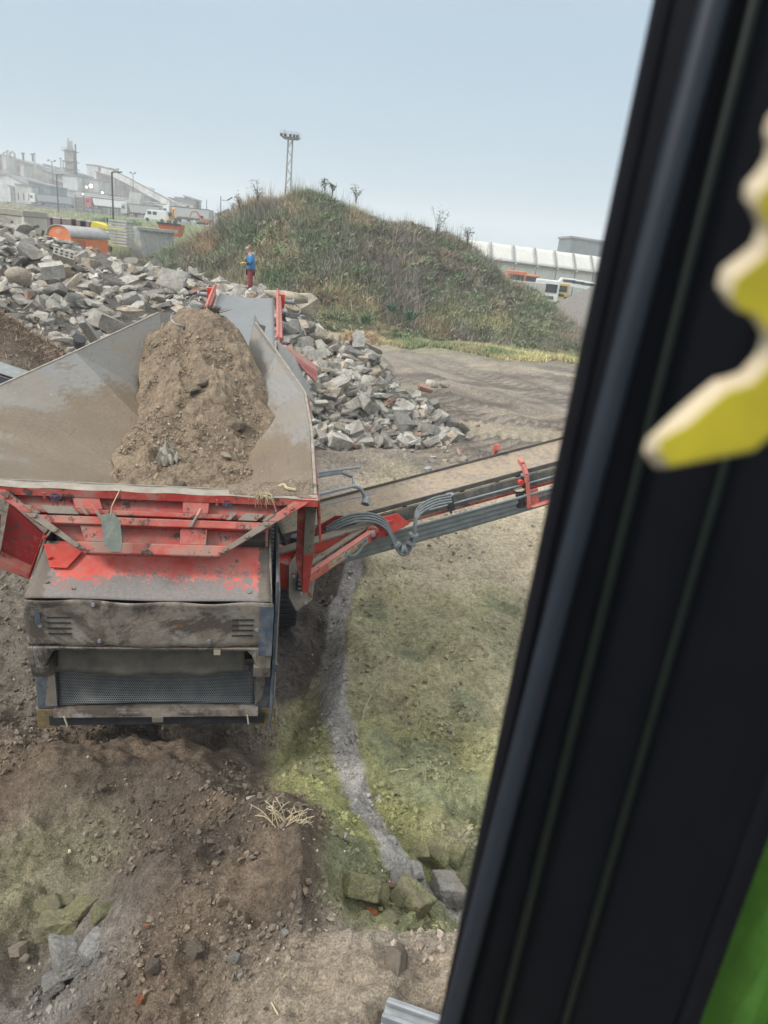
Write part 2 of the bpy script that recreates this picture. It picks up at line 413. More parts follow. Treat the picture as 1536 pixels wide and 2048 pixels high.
# ------------------------------------------------------------------ ground sheet
def lerp(a,b,t): return a*(1-t[:,None])+np.asarray(b)[None,:]*t[:,None]
REFL_STRIPE=[PG(*p) for p in ((705,1150),(680,1215),(668,1300),(665,1400),(690,1520),(738,1650),(800,1740),(885,1810),(930,1850))]  # course of the grey reflection stripe painted on the ground
REFL_SPOTS=[PG(*p) for p in ((760,1190),(900,1200),(850,1400),(620,1500),(900,1600),(620,1650),(950,1750),(760,1800))]  # spots within the painted green reflection
DK=PG(600,1825);DH=PG(400,1480);DM=PG(400,1715)
def ground_color(x,y,z):
    n=len(x); n1=fbm(x*.8,y*.8,4,41);n2=fbm(x*3,y*3,4,42);n3=fbm(x*.12,y*.12,4,43);n4=fbm(x*.35,y*.9,4,44)
    c=np.tile(np.array([.27,.23,.19]),(n,1))
    c=lerp(c,(.125,.108,.095),ss(-.05,.30,n4+.3*n2)*ss(13,18,y)*.8)
    va=x*.80+y*.60+1.5*fbm(x*.06,y*.06,2,32); ua=x*.60-y*.80
    c=lerp(c,(.15,.13,.112),ss(.05,-.35,ridged(va*.55,ua*.05,2,33)-.55)*ss(13,17,y)*.95)
    c=lerp(c,(.13,.112,.095),ss(.1,.9,np.sin(ua*2*np.pi/.46+2.5*fbm(va*1.5,ua*.2,2,34)))*ss(-.1,.2,vnoise(va*.55,ua*.05,36)-.45)*ss(13,17,y)*(1-ss(38,44,y))*.85)
    c=lerp(c,(.37,.315,.235),ss(.18,.42,fbm(x*.22,y*.6,3,45))*ss(13,18,y)*.8)
    c=lerp(c,(.30,.27,.225),ss(30,44,y)*.6); c=lerp(c,(.23,.225,.13),ss(36,42,y+3*n1)*(1-ss(60,80,y))*(x>-12)*.7)
    # pale sand right of the machine
    sand=ss(-.9,.0,x+.3*n1)*ss(2.9,3.5,y)*(1-ss(15.5,19,y+n1*2))
    c=lerp(c,(.47,.40,.29),sand)
    c=lerp(c,(.235,.19,.15),sand*ss(2.55,2.9,x-(y-9)*.17+.1*n1)*.6)
    # green window-glass reflection, put into the sand colour
    refl=ss(-1.05,-.75,x+.25*n1)*(1-ss(1.5,2.6,x+.9*n1-.10*(y-7)))*ss(3.25,3.8,y+.3*n1)*(1-ss(9.6,11.2,y+.8*n1))
    c=lerp(c,(.39,.36,.215),refl*np.clip(.80+.7*n1+.5*n2,.2,.97)); c=lerp(c,(.27,.27,.12),refl*(1-ss(5.5,8.2,y+n1))*np.clip(.8+n1,0,1)); c=lerp(c,(.235,.245,.15),refl*ss(.08,.35,fbm(x*1.6,y*1.6,4,46))*.75)
    refl_l=np.exp(-(((x+2.15)/.62)**2+((y-3.85)/.75)**2)**2); c=lerp(c,(.26,.26,.12),refl_l*.85*np.clip(.75+n1,0,1))
    # dark bank by the track
    d,t=seg(x,y,(-1.2,7.6),(-.6,10.4)); c=lerp(c,(.135,.112,.098),1-ss(.32,.52,d+.2*n1))
    # grey stripe within that reflection, likewise painted as ground
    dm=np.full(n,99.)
    for a,b in zip(REFL_STRIPE[:-1],REFL_STRIPE[1:]): dm=np.minimum(dm,seg(x,y,a,b)[0])
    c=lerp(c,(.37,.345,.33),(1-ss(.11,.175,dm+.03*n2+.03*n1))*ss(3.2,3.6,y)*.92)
    # dark soil of the heaps in front
    xb=-.12-.80*ss(4.3,5.6,y); soil=(1-ss(5.6,7.2,y+.4*n1))*(1-ss(xb-.14,xb+.14,x+.16*n1))
    soil=soil*(1-.9*refl_l)
    damp_shade=np.clip(ss(-.08,.22,fbm(x*1.1+3,y*1.1,4,47))*.8+np.exp(-(((x-DK[0])/.30)**2+((y-DK[1])/.22)**2))+np.exp(-(((x-DH[0])/.7)**2+((y-DH[1])/.5)**2))+.8*np.exp(-(((x-DM[0])/.35)**2+((y-DM[1])/.14)**2)),0,1)  # damp mottling plus shade painted on the heap flank and under machine
    c=lerp(c,(.195,.146,.106),soil*.97); c=lerp(c,(.105,.083,.066),soil*damp_shade*.88)
    g=np.exp(-(((x+1.75)/.5)**2+((y-3.1)/.5)**2)**2); c=lerp(c,(.33,.315,.295),g*.85*np.clip(.8+n1,0,1))  # pale grey window reflection painted into the ground, near left
    c=lerp(c,(.33,.27,.205),(1-ss(2.9,3.15,y+.1*n1))*ss(-.85,-.5,x+.2*n1))
    # yard left of the machine
    c=lerp(c,(.215,.185,.15),(1-ss(-3.2,-2.7,x))*ss(5,6,y)*(1-ss(11,13,y)))
    # under the rubble
    hp=np.maximum.reduce([heapL(x,y),heapM(x,y),heapR(x,y),heapR2(x,y)])
    c=lerp(c,(.15,.135,.12),ss(-.1,.25,hp))
    sl=soilL(x,y); c=lerp(c,(.12,.09,.066),ss(0,.3,sl)*np.clip(.85+n1,0,1))
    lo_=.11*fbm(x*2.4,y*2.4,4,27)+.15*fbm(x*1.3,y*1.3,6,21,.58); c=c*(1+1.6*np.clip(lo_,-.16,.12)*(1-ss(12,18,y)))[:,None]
    c=c*(1+.22*n1+.20*n2)[:,None]*(1+.12*n3)[:,None]
    return np.clip(c,.02,.9)
def build_ground():
    ys=[];y=.9
    while y<42: ys.append(y); y+=max(.019,.0062*y)
    while y<1200: ys.append(y); y*=1.05
    ys=np.array([-30,-10,-3,0,.5]+ys); t=np.concatenate([[-1.9,-1.6,-1.35],np.linspace(-1.15,1.0,520),[1.2,1.45,1.7]])
    X=t[None,:]*(np.maximum(ys,.5)[:,None]*.60+1.5); Y=np.repeat(ys[:,None],len(t),1)
    x=X.ravel();yy=Y.ravel(); z=np.empty_like(x); c=np.empty((len(x),3))
    for s in range(0,len(x),100000):
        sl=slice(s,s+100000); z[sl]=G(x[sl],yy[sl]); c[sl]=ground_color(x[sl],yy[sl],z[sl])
    nr,nc=X.shape; idx=np.arange(nr*nc).reshape(nr,nc)
    Fc=np.stack([idx[:-1,:-1],idx[:-1,1:],idx[1:,1:],idx[1:,:-1]],-1).reshape(-1,4)
    t=NT('soil_and_sand'); cc=t.attr(); g=t.coord()
    a=t.noise(14,6,.72,g);b=t.noise(70,4,.75,g);d=t.noise(2.3,5,.7,g)
    f=t.ramp(a,.3,.7,(.55,)*3+(1,),(1.5,)*3+(1,)); cc=t.mix(1,cc,f,'MULTIPLY')
    f=t.ramp(b,.35,.65,(.62,)*3+(1,),(1.45,)*3+(1,)); cc=t.mix(1,cc,f,'MULTIPLY')
    sp=t.ramp(t.noise(95,1,.4,g),.76,.79); cc=t.mix(t.math('MULTIPLY',sp,.6),cc,(.42,.39,.35))
    t.col(cc); t.b.inputs['Roughness'].default_value=.95; t.b.inputs['Specular IOR Level'].default_value=.12
    h=t.math('ADD',t.math('MULTIPLY',a,1.0),t.math('MULTIPLY',b,.55)); h=t.math('ADD',h,d)
    t.bump(h,1.0,.06)
    me=mesh_np('ground',np.stack([x,yy,z],1),Fc,c,t.m,True)
    tag(link('ground',me),kind='structure')
build_ground()
# ------------------------------------------------------------------ world, sun, camera
w=bpy.data.worlds.new('World'); scene.world=w; w.use_nodes=True
nt=w.node_tree; bg=nt.nodes['Background']
sky=nt.nodes.new('ShaderNodeTexSky'); sky.sky_type='NISHITA'; sky.sun_disc=False
SUN_EL,SUN_ROT=rad(38),rad(-118)
sky.sun_elevation=SUN_EL; sky.sun_rotation=SUN_ROT; sky.air_density=1; sky.dust_density=4; sky.ozone_density=1
ov=nt.nodes.new('ShaderNodeMix'); ov.data_type='RGBA'; ov.inputs[0].default_value=.92
# overcast layer: pale grey blue, unseen zenith made far brighter to light the ground
tc=nt.nodes.new('ShaderNodeTexCoord'); sx=nt.nodes.new('ShaderNodeSeparateXYZ'); nt.links.new(tc.outputs['Generated'],sx.inputs[0])
cr=nt.nodes.new('ShaderNodeValToRGB'); nt.links.new(sx.outputs['Z'],cr.inputs[0])
e=cr.color_ramp.elements; e[0].position=0; e[0].color=(2.35,3.15,3.85,1); e[1].position=1; e[1].color=(15,14.9,14.3,1); q_=e.new(.38); q_.color=(3.0,3.95,4.7,1)
nz=nt.nodes.new('ShaderNodeTexNoise'); nz.inputs['Scale'].default_value=1.4; nz.inputs['Detail'].default_value=5
mz=nt.nodes.new('ShaderNodeMapping'); mz.inputs['Scale'].default_value=(1,1,3.5); nt.links.new(tc.outputs['Generated'],mz.inputs[0]); nt.links.new(mz.outputs[0],nz.inputs[0])
cn=nt.nodes.new('ShaderNodeValToRGB'); nt.links.new(nz.outputs[0],cn.inputs[0]); cn.color_ramp.elements[0].position=.3;cn.color_ramp.elements[1].position=.75
cn.color_ramp.elements[0].color=(.88,.89,.90,1);cn.color_ramp.elements[1].color=(1.04,1.035,1.03,1)
mm=nt.nodes.new('ShaderNodeMix'); mm.data_type='RGBA'; mm.blend_type='MULTIPLY'; mm.inputs[0].default_value=1
nt.links.new(cr.outputs[0],mm.inputs[6]); nt.links.new(cn.outputs[0],mm.inputs[7])
nt.links.new(sky.outputs[0],ov.inputs[6]); nt.links.new(mm.outputs[2],ov.inputs[7]); nt.links.new(ov.outputs[2],bg.inputs[0]); bg.inputs[1].default_value=.125
sl=bpy.data.lights.new('sun','SUN'); sl.energy=2.3; sl.angle=rad(12); sl.color=(1,.965,.92)
so=bpy.data.objects.new('sun',sl); COL.objects.link(so)
# direction to the sun
sd=Vector((math.sin(SUN_ROT)*math.cos(SUN_EL),math.cos(SUN_ROT)*math.cos(SUN_EL),math.sin(SUN_EL)))
so.rotation_euler=sd.to_track_quat('Z','Y').to_euler()
cd=bpy.data.cameras.new('camera'); co_=bpy.data.objects.new('camera',cd); COL.objects.link(co_); scene.camera=co_
co_.matrix_world=Matrix(((RT[0],UP[0],-FW[0],CAM[0]),(RT[1],UP[1],-FW[1],CAM[1]),(RT[2],UP[2],-FW[2],CAM[2]),(0,0,0,1)))
cd.sensor_fit='VERTICAL'; cd.sensor_height=36; cd.lens=36*F/2048; cd.clip_start=.02; cd.clip_end=6000
cd.dof.use_dof=True; cd.dof.focus_distance=7.5; cd.dof.aperture_fstop=25/5.4
vs=scene.view_settings; scene.display_settings.display_device='sRGB'; vs.view_transform='Standard'; vs.look='None'; vs.exposure=.42; vs.gamma=1
scene.cycles.use_denoising=True; scene.cycles.max_bounces=6; scene.cycles.volume_bounces=2
# ------------------------------------------------------------------ the mobile screener (x = across, y = forward, z = up)
def decal(mb,c,ux,uy,w,h,m):   # thin rectangle sheet
    c=Vector(c);ux=Vector(ux).normalized();uy=Vector(uy).normalized()
    v=[mb.bm.verts.new(c+ux*w/2*a+uy*h/2*b) for a,b in((-1,-1),(1,-1),(1,1),(-1,1))]; mb.use(m); mb.face(v)
def disc(mb,c,ux,uy,r,m,n=16,r0=0):
    c=Vector(c);ux=Vector(ux).normalized();uy=Vector(uy).normalized(); mb.use(m)
    mb.face([mb.bm.verts.new(c+ux*r*math.cos(2*math.pi*k/n)+uy*r*math.sin(2*math.pi*k/n)) for k in range(n)])
def tri(mb,c,ux,uy,r,m):
    c=Vector(c);ux=Vector(ux).normalized();uy=Vector(uy).normalized(); mb.use(m)
    mb.face([mb.bm.verts.new(c+ux*r*math.cos(math.pi/2+2*math.pi*k/3)+uy*r*math.sin(math.pi/2+2*math.pi*k/3)) for k in range(3)])
M['blue']=plain('sign_blue',(.05,.16,.36),.5,.25,30,0)
M['yellow']=plain('sign_yellow',(.62,.47,.10),.5,.2,30,0)
M['cream']=plain('sign_cream',(.50,.45,.34),.6,.2,30,0)
M['ink']=plain('sign_ink',(.03,.03,.03),.6,.1,30,0)
M['dustcap']=plain('dusty_top',(.30,.265,.22),.9,.3,9,.4)
M['skirt']=plain('dusty_skirt',(.11,.10,.09),.85,.3,7,.2)
M['convframe']=painted('dirty_conveyor_frame',(.10,.10,.095),.6,5,.8,updust=.5,fade=(.19,.175,.15),dustcol=(.24,.2,.155))
def build_screener():
    root=empty('mobile_screener',tuple(MO),MT)
    tag(root,'red mobile screening machine with dirty flared steel hopper full of soil','screening machine')
    # --- hopper back wall with ribs, beams and capped lip
    TL=(-1.33,.14,2.86);TR=(1.27,.14,2.86);BL=(-.56,-.15,2.44);BR=(.55,-.15,2.44)
    n=Vector((0,-.82,-.57)) # outward
    b=MB().use('red'); b.plate([BL,BR,TR,TL],-.02)
    wall=b.build('hopper_back_wall',root,.004)
    def onwall(u,t,off=.0):  # u across -1..1, t 0 bottom..1 top
        L=Vector(BL).lerp(Vector(TL),t);R=Vector(BR).lerp(Vector(TR),t); p=L.lerp(R,(u+1)/2); return p+Vector((0,-.82,.57))*off
    def wbox(b,u0,u1,t0,t1,o0,o1,su=0):
        P=[onwall(u0,t0,o0),onwall(u1,t0,o0),onwall(u1+su,t1,o0),onwall(u0+su,t1,o0)]; Q=[onwall(u0,t0,o1),onwall(u1,t0,o1),onwall(u1+su,t1,o1),onwall(u0+su,t1,o1)]
        return b.hexa(P+Q)
    b=MB().use('red'); wbox(b,-1.05,1.03,.40,.53,0,.13); b.build('cross_beam',wall,.008)
    b=MB().use('red'); wbox(b,-.99,.97,.58,.66,0,.09); b.build('cross_beam',wall,.008)
    b=MB().use('red'); wbox(b,-1.04,1.02,-.06,.13,0,.11); b.build('lower_beam',wall,.012)
    def ux(x,t): return x/(.555+.745*t)
    for xt,xb_ in ((-.57,-.40),(.34,.31)):
        for t0,t1,oo in ((.13,.40,.10),(.66,1.0,.085)):
            x0=xb_+(xt-xb_)*t0;x1=xb_+(xt-xb_)*t1; P=[]
            for o_ in (0,oo): P+=[onwall(ux(x0-.105,t0),t0,o_),onwall(ux(x0+.105,t0),t0,o_),onwall(ux(x1+.11,t1),t1,o_),onwall(ux(x1-.11,t1),t1,o_)]
            b=MB().use('red').hexa(P); b.build('rib',wall,.006)
    for s in (-1,1):
        b=MB().use('rust'); u0,u1=sorted((s*.93,s*1.04)); wbox(b,u0,u1,.0,.55,.115,.132)
        for t in (.05,.28,.5): b.bolt(onwall(s*.985,t,.132),(0,-.82,.57),.022,.02)
        b.use('red'); wbox(b,u0,u1,.56,1.0,.10,.118); b.bolt(onwall(s*.985,.8,.118),(0,-.82,.57),.022,.02)
        b.build('corner_flange',wall,.003)
    for x,u in ((-.98,-.66),(.71,.50)):
        b=MB(); c=onwall(u,.84,.05); disc(b,c+Vector((0,-.02,.02)),(1,0,0),(0,-.5,.85),.045,'steel'); disc(b,c+Vector((0,-.022,.022)),(1,0,0),(0,-.5,.85),.038,'blue')
        b.use('white').beam(c+Vector((-.012,-.0235,.010)),c+Vector((.012,-.0235,.045)),.008,.002); b.use('red_pale').beam(c+Vector((-.085,-.01,.0)),c+Vector((-.085,-.03,.06)),.02,.02)
        b.build('round_sign',wall)
    for u in (-.44,.35):
        b=MB().use('red_pale').beam(onwall(u,.60,.12),onwall(u,.72,.13),.022,.025).use('rust').beam(onwall(u,.40,.15),onwall(u,.60,.14),.02,.02); b.cyl(onwall(u,.42,.14),onwall(u,.42,.18),.016,8); b.build('latch',wall,.003)
    b=MB().use('rust'); # slotted bracket bar with square holes
    for (u0,u1) in ((-.96,-.90),(-.84,-.60),(-.55,-.52),(.60,.64),(.70,.86),(.90,.94)):
        wbox(b,u0,u1,.555,.68,.10,.125)
    b.build('slotted_bracket',wall,.003,split=3)
    # lip: dusty cap and red flange
    def lipf(u,v):
        x=-1.36+2.69*u; z=2.915+.004*math.sin(u*37)+.0; y=.02+.16*v
        return (x,y,z+(.012*math.sin(v*3.14)))
    b=MB().use('dustcap').grid(lipf,60,5).use('red'); b.box(-1.36,1.33,.02,.035,2.85,2.912); b.use('dustcap').box(-1.36,1.33,.17,.185,2.80,2.925)
    b.build('lip',wall,0)
    # --- hopper wings
    def wing(pts_top,pts_bot,name,fold=None):
        b=MB().use('wing')
        nseg=len(pts_top)-1
        for i in range(nseg):
            a0,a1=Vector(pts_top[i]),Vector(pts_top[i+1]);c0,c1=Vector(pts_bot[i]),Vector(pts_bot[i+1])
            p=[c0,c1,a1,a0]
            b.plate(p,.014)
        o=b.build(name,root,0); return o
    Rt=[(1.30,.14,2.92),(1.33,1.6,3.12),(1.31,2.9,3.26),(.98,3.85,3.56),(.66,4.62,3.85)]
    Rb=[(.38,.14,2.32),(.38,1.6,2.45),(.40,2.9,2.60),(.42,3.85,2.8),(.50,4.62,3.0)]
    wr=wing(Rt,Rb,'hopper_wing'); tag(wr,'right hopper side plate of scoured grey steel')
    Lt=[(-1.36,.14,2.92),(-2.02,1.5,2.98),(-2.03,2.5,3.17),(-1.46,3.5,3.44),(-.62,4.62,3.87)]
    Lb=[(-.36,.14,2.32),(-.40,1.6,2.45),(-.42,2.9,2.60),(-.42,3.85,2.8),(-.40,4.62,3.0)]
    wl=wing(Lt,Lb,'hopper_wing'); tag(wl,'left hopper side plate, wider and flared outward')
    # inner fold plates at the far end, seen bluish and scoured
    b=MB().use('wing').plate([(.50,4.62,3.0),(.66,4.62,3.85),(.80,5.15,3.75),(.66,5.15,3.0)],.014); b.build('hopper_wing',root)
    b=MB().use('wing').plate([(-.40,4.62,3.0),(-.36,5.0,3.0),(-.52,5.0,3.82),(-.62,4.62,3.87)],.014); b.build('hopper_wing',root)
    # rim strips on the wing edges
    for T,s in ((Rt,1),(Lt,-1)):
        b=MB().use('dustcap')
        for i in range(len(T)-1):
            a=Vector(T[i]);c=Vector(T[i+1]); off=Vector((.025*s,0,-.0))
            b.beam(a+off*.5,c+off*.5,.028,.016)
        b.build('wing_rim',wr if s>0 else wl,.003)
    # outer stiffener of the right wing, with soil lying behind it
    b=MB().use('red'); b.plate([(1.36,.16,2.86),(1.40,.16,2.45),(1.45,3.0,2.75),(1.38,2.9,3.2)],.02); b.build('wing_stiffener',wr,.003)
    b=MB().use('wing'); b.plate([(1.02,3.95,3.50),(1.34,3.2,3.18),(1.50,3.3,3.02),(1.24,4.6,3.42),(.98,4.9,3.60)],.012)
    b.build('outer_guard_plate',wr)
    b=MB().use('wing'); b.plate([(.70,5.0,3.82),(.64,5.3,3.9),(.60,5.35,3.2),(.72,5.0,3.1)],.012); b.build('outer_guard_plate',wr)
    b=MB().use('red').plate([(1.10,5.3,3.42),(1.60,4.9,3.18),(1.58,5.3,3.22),(1.14,5.6,3.44)],.02).use('red_dark').plate([(1.22,4.6,3.4),(1.56,4.5,3.1),(1.60,4.9,3.16),(1.18,5.3,3.4)],.02)
    b.build('discharge_cover',root,.004)
    # struts under the wings
    b=MB().use('red_dark').hexa([(1.22,.82,1.95),(1.30,.82,1.60),(1.30,.90,1.60),(1.22,.90,1.95),(1.20,.82,2.78),(1.30,.82,2.78),(1.30,.90,2.78),(1.20,.90,2.78)])
    b.use('rust').hexa([(1.285,.80,2.05),(1.385,.80,2.05),(1.385,.92,2.05),(1.285,.92,2.05),(1.275,.80,2.80),(1.385,.80,2.80),(1.385,.92,2.80),(1.275,.92,2.80)])
    b.use('red').hexa([(1.30,.79,1.62),(1.36,.79,1.62),(1.36,.93,1.62),(1.30,.93,1.62),(1.283,.79,2.048),(1.388,.79,2.048),(1.388,.93,2.048),(1.283,.93,2.048)])
    s=b.build('wing_strut',root,.005); tag(s,'red upright strut coated with dust on its top half')
    b=MB().use('red').hexa([(-1.60,.36,2.10),(-1.17,.36,1.92),(-1.12,.42,1.96),(-1.55,.42,2.14),(-1.56,.36,2.20),(-1.18,.36,1.98),(-1.13,.42,2.02),(-1.5,.42,2.22)])
    b.plate([(-1.58,.37,2.12),(-1.42,.37,2.06),(-1.36,.37,2.52),(-1.52,.37,2.80)],.02)
    b.use('red_dark').plate([(-1.42,.42,2.1),(-1.15,.42,1.98),(-1.02,.40,2.34),(-1.30,.42,2.62)],.02)
    b.use('red_dark').plate([(-1.15,.30,1.97),(-1.13,.46,1.99),(-.99,.46,2.38),(-1.01,.36,2.36)],.012)
    s=b.build('wing_strut',root,.005); tag(s,'boxed red strut below left wing')
    # --- rear hood
    def hoodf(u,v):
        w=.93+.035*v; x=-w+2*w*u; y=.12-.50*v; z=2.41-.28*v+.006*math.sin(u*9)*v
        return (x,y,z)
    hood=MB().use('hood').grid(hoodf,40,16).build('rear_hood',root,0,True,.01)
    b=MB().use('red_clean'); b.plate([(-.93,.06,2.40),(-.83,-.15,2.285),(-.70,-.15,2.285),(-.58,.05,2.40)],-.012)
    b.bolt((-.85,-.08,2.34),(0,-.3,1),.02,.02); b.bolt((-.93,.1,2.44),(0,-.3,1),.02,.02); b.build('hood_corner_plate',hood,.002)
    b=MB().use('rust')
    for x,y in ((-.62,-.30),(.66,-.02),(.78,-.30),(-.83,-.25),(-.55,.04)): b.bolt((x,y,2.41-.56*(.12-y)+.0),(0,-.5,.86),.017,.016)
    b.build('hood_bolt',hood,split=1)
    # side walls of the box
    for s_ in (-1,1):
        b=MB().use('mud'); b.plate([(s_*.975,-.38,2.12),(s_*.975,-.33,1.60),(s_*.985,-.05,1.35),(s_*.985,.0,.74),(s_*.985,2.1,.9),(s_*.96,2.1,2.45),(s_*.95,.12,2.42)],.02*s_)
        b.build('side_wall',root,.003)
    b=MB().use('navy').box(1.00,1.022,-.30,1.3,.80,2.28); b.use('dustcap').box(1.03,1.045,-.12,1.2,.75,2.1); b.build('side_rail',root,.003)
    # --- vent panel
    def panf(u,v):
        x=-.985+1.97*u; z=2.125-.46*v+.010*math.sin(u*23)*v*v+.007*math.sin(u*61+1)*v**4; y=-.385+.03*v+.012*math.sin(u*7+1)-.02*(1-v)**6*(1+math.sin(u*19))
        if v>.93: y+=.03
        return (x,y,z)
    panel=MB().use('mud').grid(panf,48,14).build('vent_panel',root,0,True,.012); tag(panel,'dented brown panel with slots and bolts')
    b=MB().use('ink')
    for sx in (-1,1):
        for k in range(4):
            zc=1.955-.052*k; xc=sx*.72+ (.0 if sx<0 else .02)
            yc=-.385+.03*((2.125-zc)/.46)+.012*math.sin(((xc+.985)/1.97)*7+1)
            b.hexa([(xc-.095,yc-.018,zc-.007),(xc+.085,yc-.018,zc-.004),(xc+.085,yc,zc-.004),(xc-.095,yc,zc-.007),(xc-.095,yc-.018,zc+.006),(xc+.085,yc-.018,zc+.009),(xc+.085,yc,zc+.009),(xc-.095,yc,zc+.006)])
    b.build('vent_slot',panel,split=4)
    b=MB().use('steel')
    for x,z in ((-.45,2.09),(.45,2.09),(-.42,1.74),(.46,1.75),(-.87,1.88),(.86,1.86)):
        yc=-.385+.03*((2.125-z)/.46)+.012*math.sin(((x+.985)/1.97)*7+1); b.bolt((x,yc-.012,z),(0,-1,0),.018,.02)
    b.build('panel_bolt',panel,split=1)
    b=MB().use('navy').box(.875,.99,-.405,-.39,1.62,2.10); b.use('navy').plate([(-.90,-.396,2.02),(-.90,-.396,1.90),(-.86,-.396,1.90),(-.86,-.396,2.02)],.006); b.build('navy_edge',panel,.003,split=1)
    # lower curl of the panel with arched opening
    b=MB().use('mud')
    def arch(u): 
        a=abs(u*2-1); return 1.63 if a<.80 else 1.63-.17*ss(.80,.90,a)
    N=48
    for i in range(N):
        u0,u1=i/N,(i+1)/N; x0=-.985+1.97*u0;x1=-.985+1.97*u1
        z0=float(arch(u0));z1=float(arch(u1))
        b.hexa([(x0,-.345,z0-.0),(x1,-.345,z1),(x1,-.20,z1),(x0,-.20,z0),(x0,-.375,1.668),(x1,-.375,1.668),(x1,-.2,1.668),(x0,-.2,1.668)])
    for sx in (-1,1):
        x0,x1=sorted((sx*.985,sx*.84)); b.hexa([(x0,-.30,1.34),(x1,-.30,1.34),(x1,-.1,1.34),(x0,-.1,1.34),(x0,-.345,1.47),(x1,-.345,1.47),(x1,-.1,1.47),(x0,-.1,1.47)])
    b.build('arched_panel_edge',panel,.004)
    # dark inside and rubber flap
    b=MB().use('darksteel').plate([(-.95,.12,1.25),(.95,.12,1.25),(.95,.12,2.1),(-.95,.12,2.1)],.01); b.build('inner_bulkhead',root)
    def flap(u,v):
        x=-.80+1.56*u; y=-.20-.05*v+.02*math.sin(u*14); z=1.62-.27*v-.03*v*math.sin(u*math.pi)+.012*math.sin(u*31)*v
        return (x,y,z)
    b=MB().use(plain('dusty_flap',(.12,.105,.085),.9,.35,5,.3)).grid(flap,40,6); f=b.build('rubber_flap',root,0,True,.012)
    b=MB().use('cream').hexa([(.50,-.36,1.60),(.555,-.36,1.60),(.555,-.34,1.60),(.50,-.34,1.60),(.50,-.37,1.66),(.555,-.37,1.66),(.555,-.35,1.66),(.50,-.35,1.66)])
    b.build('panel_tag',panel)
    # --- screen box
    fr=MB().use('navy')
    fr.box(-1.04,-.87,-.085,.10,.86,1.34); fr.box(.86,1.05,-.085,.10,.86,1.34)
    fr.use('rust').box(-.868,.858,-.08,.02,1.265,1.325)
    frame=fr.build('screen_frame',root,.008)
    b=MB().use('navy').box(-1.045,-.82,-.12,-.088,1.27,1.35).box(.80,1.06,-.12,-.088,1.27,1.35)
    b.use('rust').bolt((-.93,-.122,1.31),(0,-1,0),.025,.02).bolt((.95,-.122,1.31),(0,-1,0),.025,.02); b.build('corner_bracket',frame,.004)
    b=MB().use('rust').plate([(.865,-.09,1.24),(.865,-.09,.90),(.93,-.09,.98),(.96,-.09,1.2)][::-1],.01).plate([(-.87,-.09,1.24),(-.87,-.09,.90),(-.97,-.09,.9),(-.93,-.09,1.2)],.01).build('frame_gusset',frame,split=1)
    def gr(u,v):
        x=-.862+1.716*u; k=.035*math.sin(u*math.pi)
        y=-.045+.03*math.sin(v*3.1)*math.sin(u*3.1); z=.885+.372*v
        if v<.2: y-= (.2-v)*.12; z+=k*(1-v/.2)*.8
        return (x,y,z)
    g=MB().use('grille').grid(gr,40,14).build('perforated_grille',frame,0,True,.004)
    b=MB().use('mud'); b.hexa([(-.90,-.14,.80),(.90,-.14,.80),(.90,.05,.80),(-.90,.05,.80),(-.90,-.12,.875),(.90,-.12,.875),(.90,.05,.875),(-.90,.05,.875)])
    b.box(-.35,-.15,-.155,-.142,.84,.87).box(.18,.36,-.155,-.142,.84,.875); b.use('darksteel').box(-.95,.96,-.10,.08,.69,.795)
    b.use('rust').box(-.05,.05,-.165,-.145,.76,.82)
    b.build('tail_beam',frame,.008)
    for sx in (-1,1):
        x0,x1=(-1.05,-.87) if sx<0 else (.86,1.06)
        b=MB().use(painted('yellow_rust_post%d'%sx,(.16,.12,.07),.3,9,.8,fade=(.36,.22,.06),chips=.5,updust=.4,dustcol=(.15,.12,.10))).box(x0,x1,-.09,.11,.66,.855); b.use('cream').tube([( -.80 if sx<0 else .80,-.165,.84),(-.775 if sx<0 else .815,-.17,.74)],.009,6); b.build('corner_post',frame,.008)
    b=MB().use('steel').tube([(-.87,-.10,1.30),(-.82,-.12,1.32),(-.80,-.12,1.36)],.012,6).tube([(.05,-.10,1.30),(.04,-.12,1.27)],.012,6); b.build('clip',frame,split=1)
    # --- chassis, tracks
    b=MB().use('darksteel').box(-.75,.75,.6,7.4,.65,1.25); b.use('red_dark').box(-.95,-.80,.5,7.6,1.25,1.55).box(.80,.95,.5,7.6,1.25,1.55); b.use('rust').box(-.9,.9,.3,2.2,1.55,2.4); b.build('chassis',root,.01)
    for sx in (-1,1):
        x0,x1=(.98,1.38) if sx>0 else (-1.38,-.98)
        tr=MB().use('darksteel').box(x0+.06,x1-.06,3.1,7.2,.14,.50).build('track_frame',root,.03)
        y0,y1,r=3.08,7.2,.32
        L=[];n=16
        for k in range(n+1): a=math.pi/2+math.pi*k/n; L.append((y0+r*math.cos(a),r+r*math.sin(a)))
        for k in range(1,26): L.append((y0+(y1-y0)*k/26,0))
        for k in range(n+1): a=-math.pi/2+math.pi*k/n; L.append((y1+r*math.cos(a),r+r*math.sin(a)))
        for k in range(1,26): L.append((y1-(y1-y0)*k/26,2*r))
        b=MB().use('rubber'); m=len(L)
        for k in range(m):
            p,q=L[k],L[(k+1)%m]; c=Vector((0,(p[0]+q[0])/2,(p[1]+q[1])/2)); d=Vector((0,q[0]-p[0],q[1]-p[1]));ln=d.length;d.normalize(); nn=Vector((0,d.z,-d.y))*-1
            if nn.dot(c-Vector((0,min(max(c.y,y0),y1),r)))<0: nn=-nn
            a=Vector((x0,0,0))+c;e=Vector((x1,0,0))+c
            b.beam(a,e,.03,ln*.92,up=d); b.use('darksteel').beam(a+nn*.02,e+nn*.02,.035,.03,up=d); b.use('rubber')
        tb=b.build('crawler_track',root,.003)
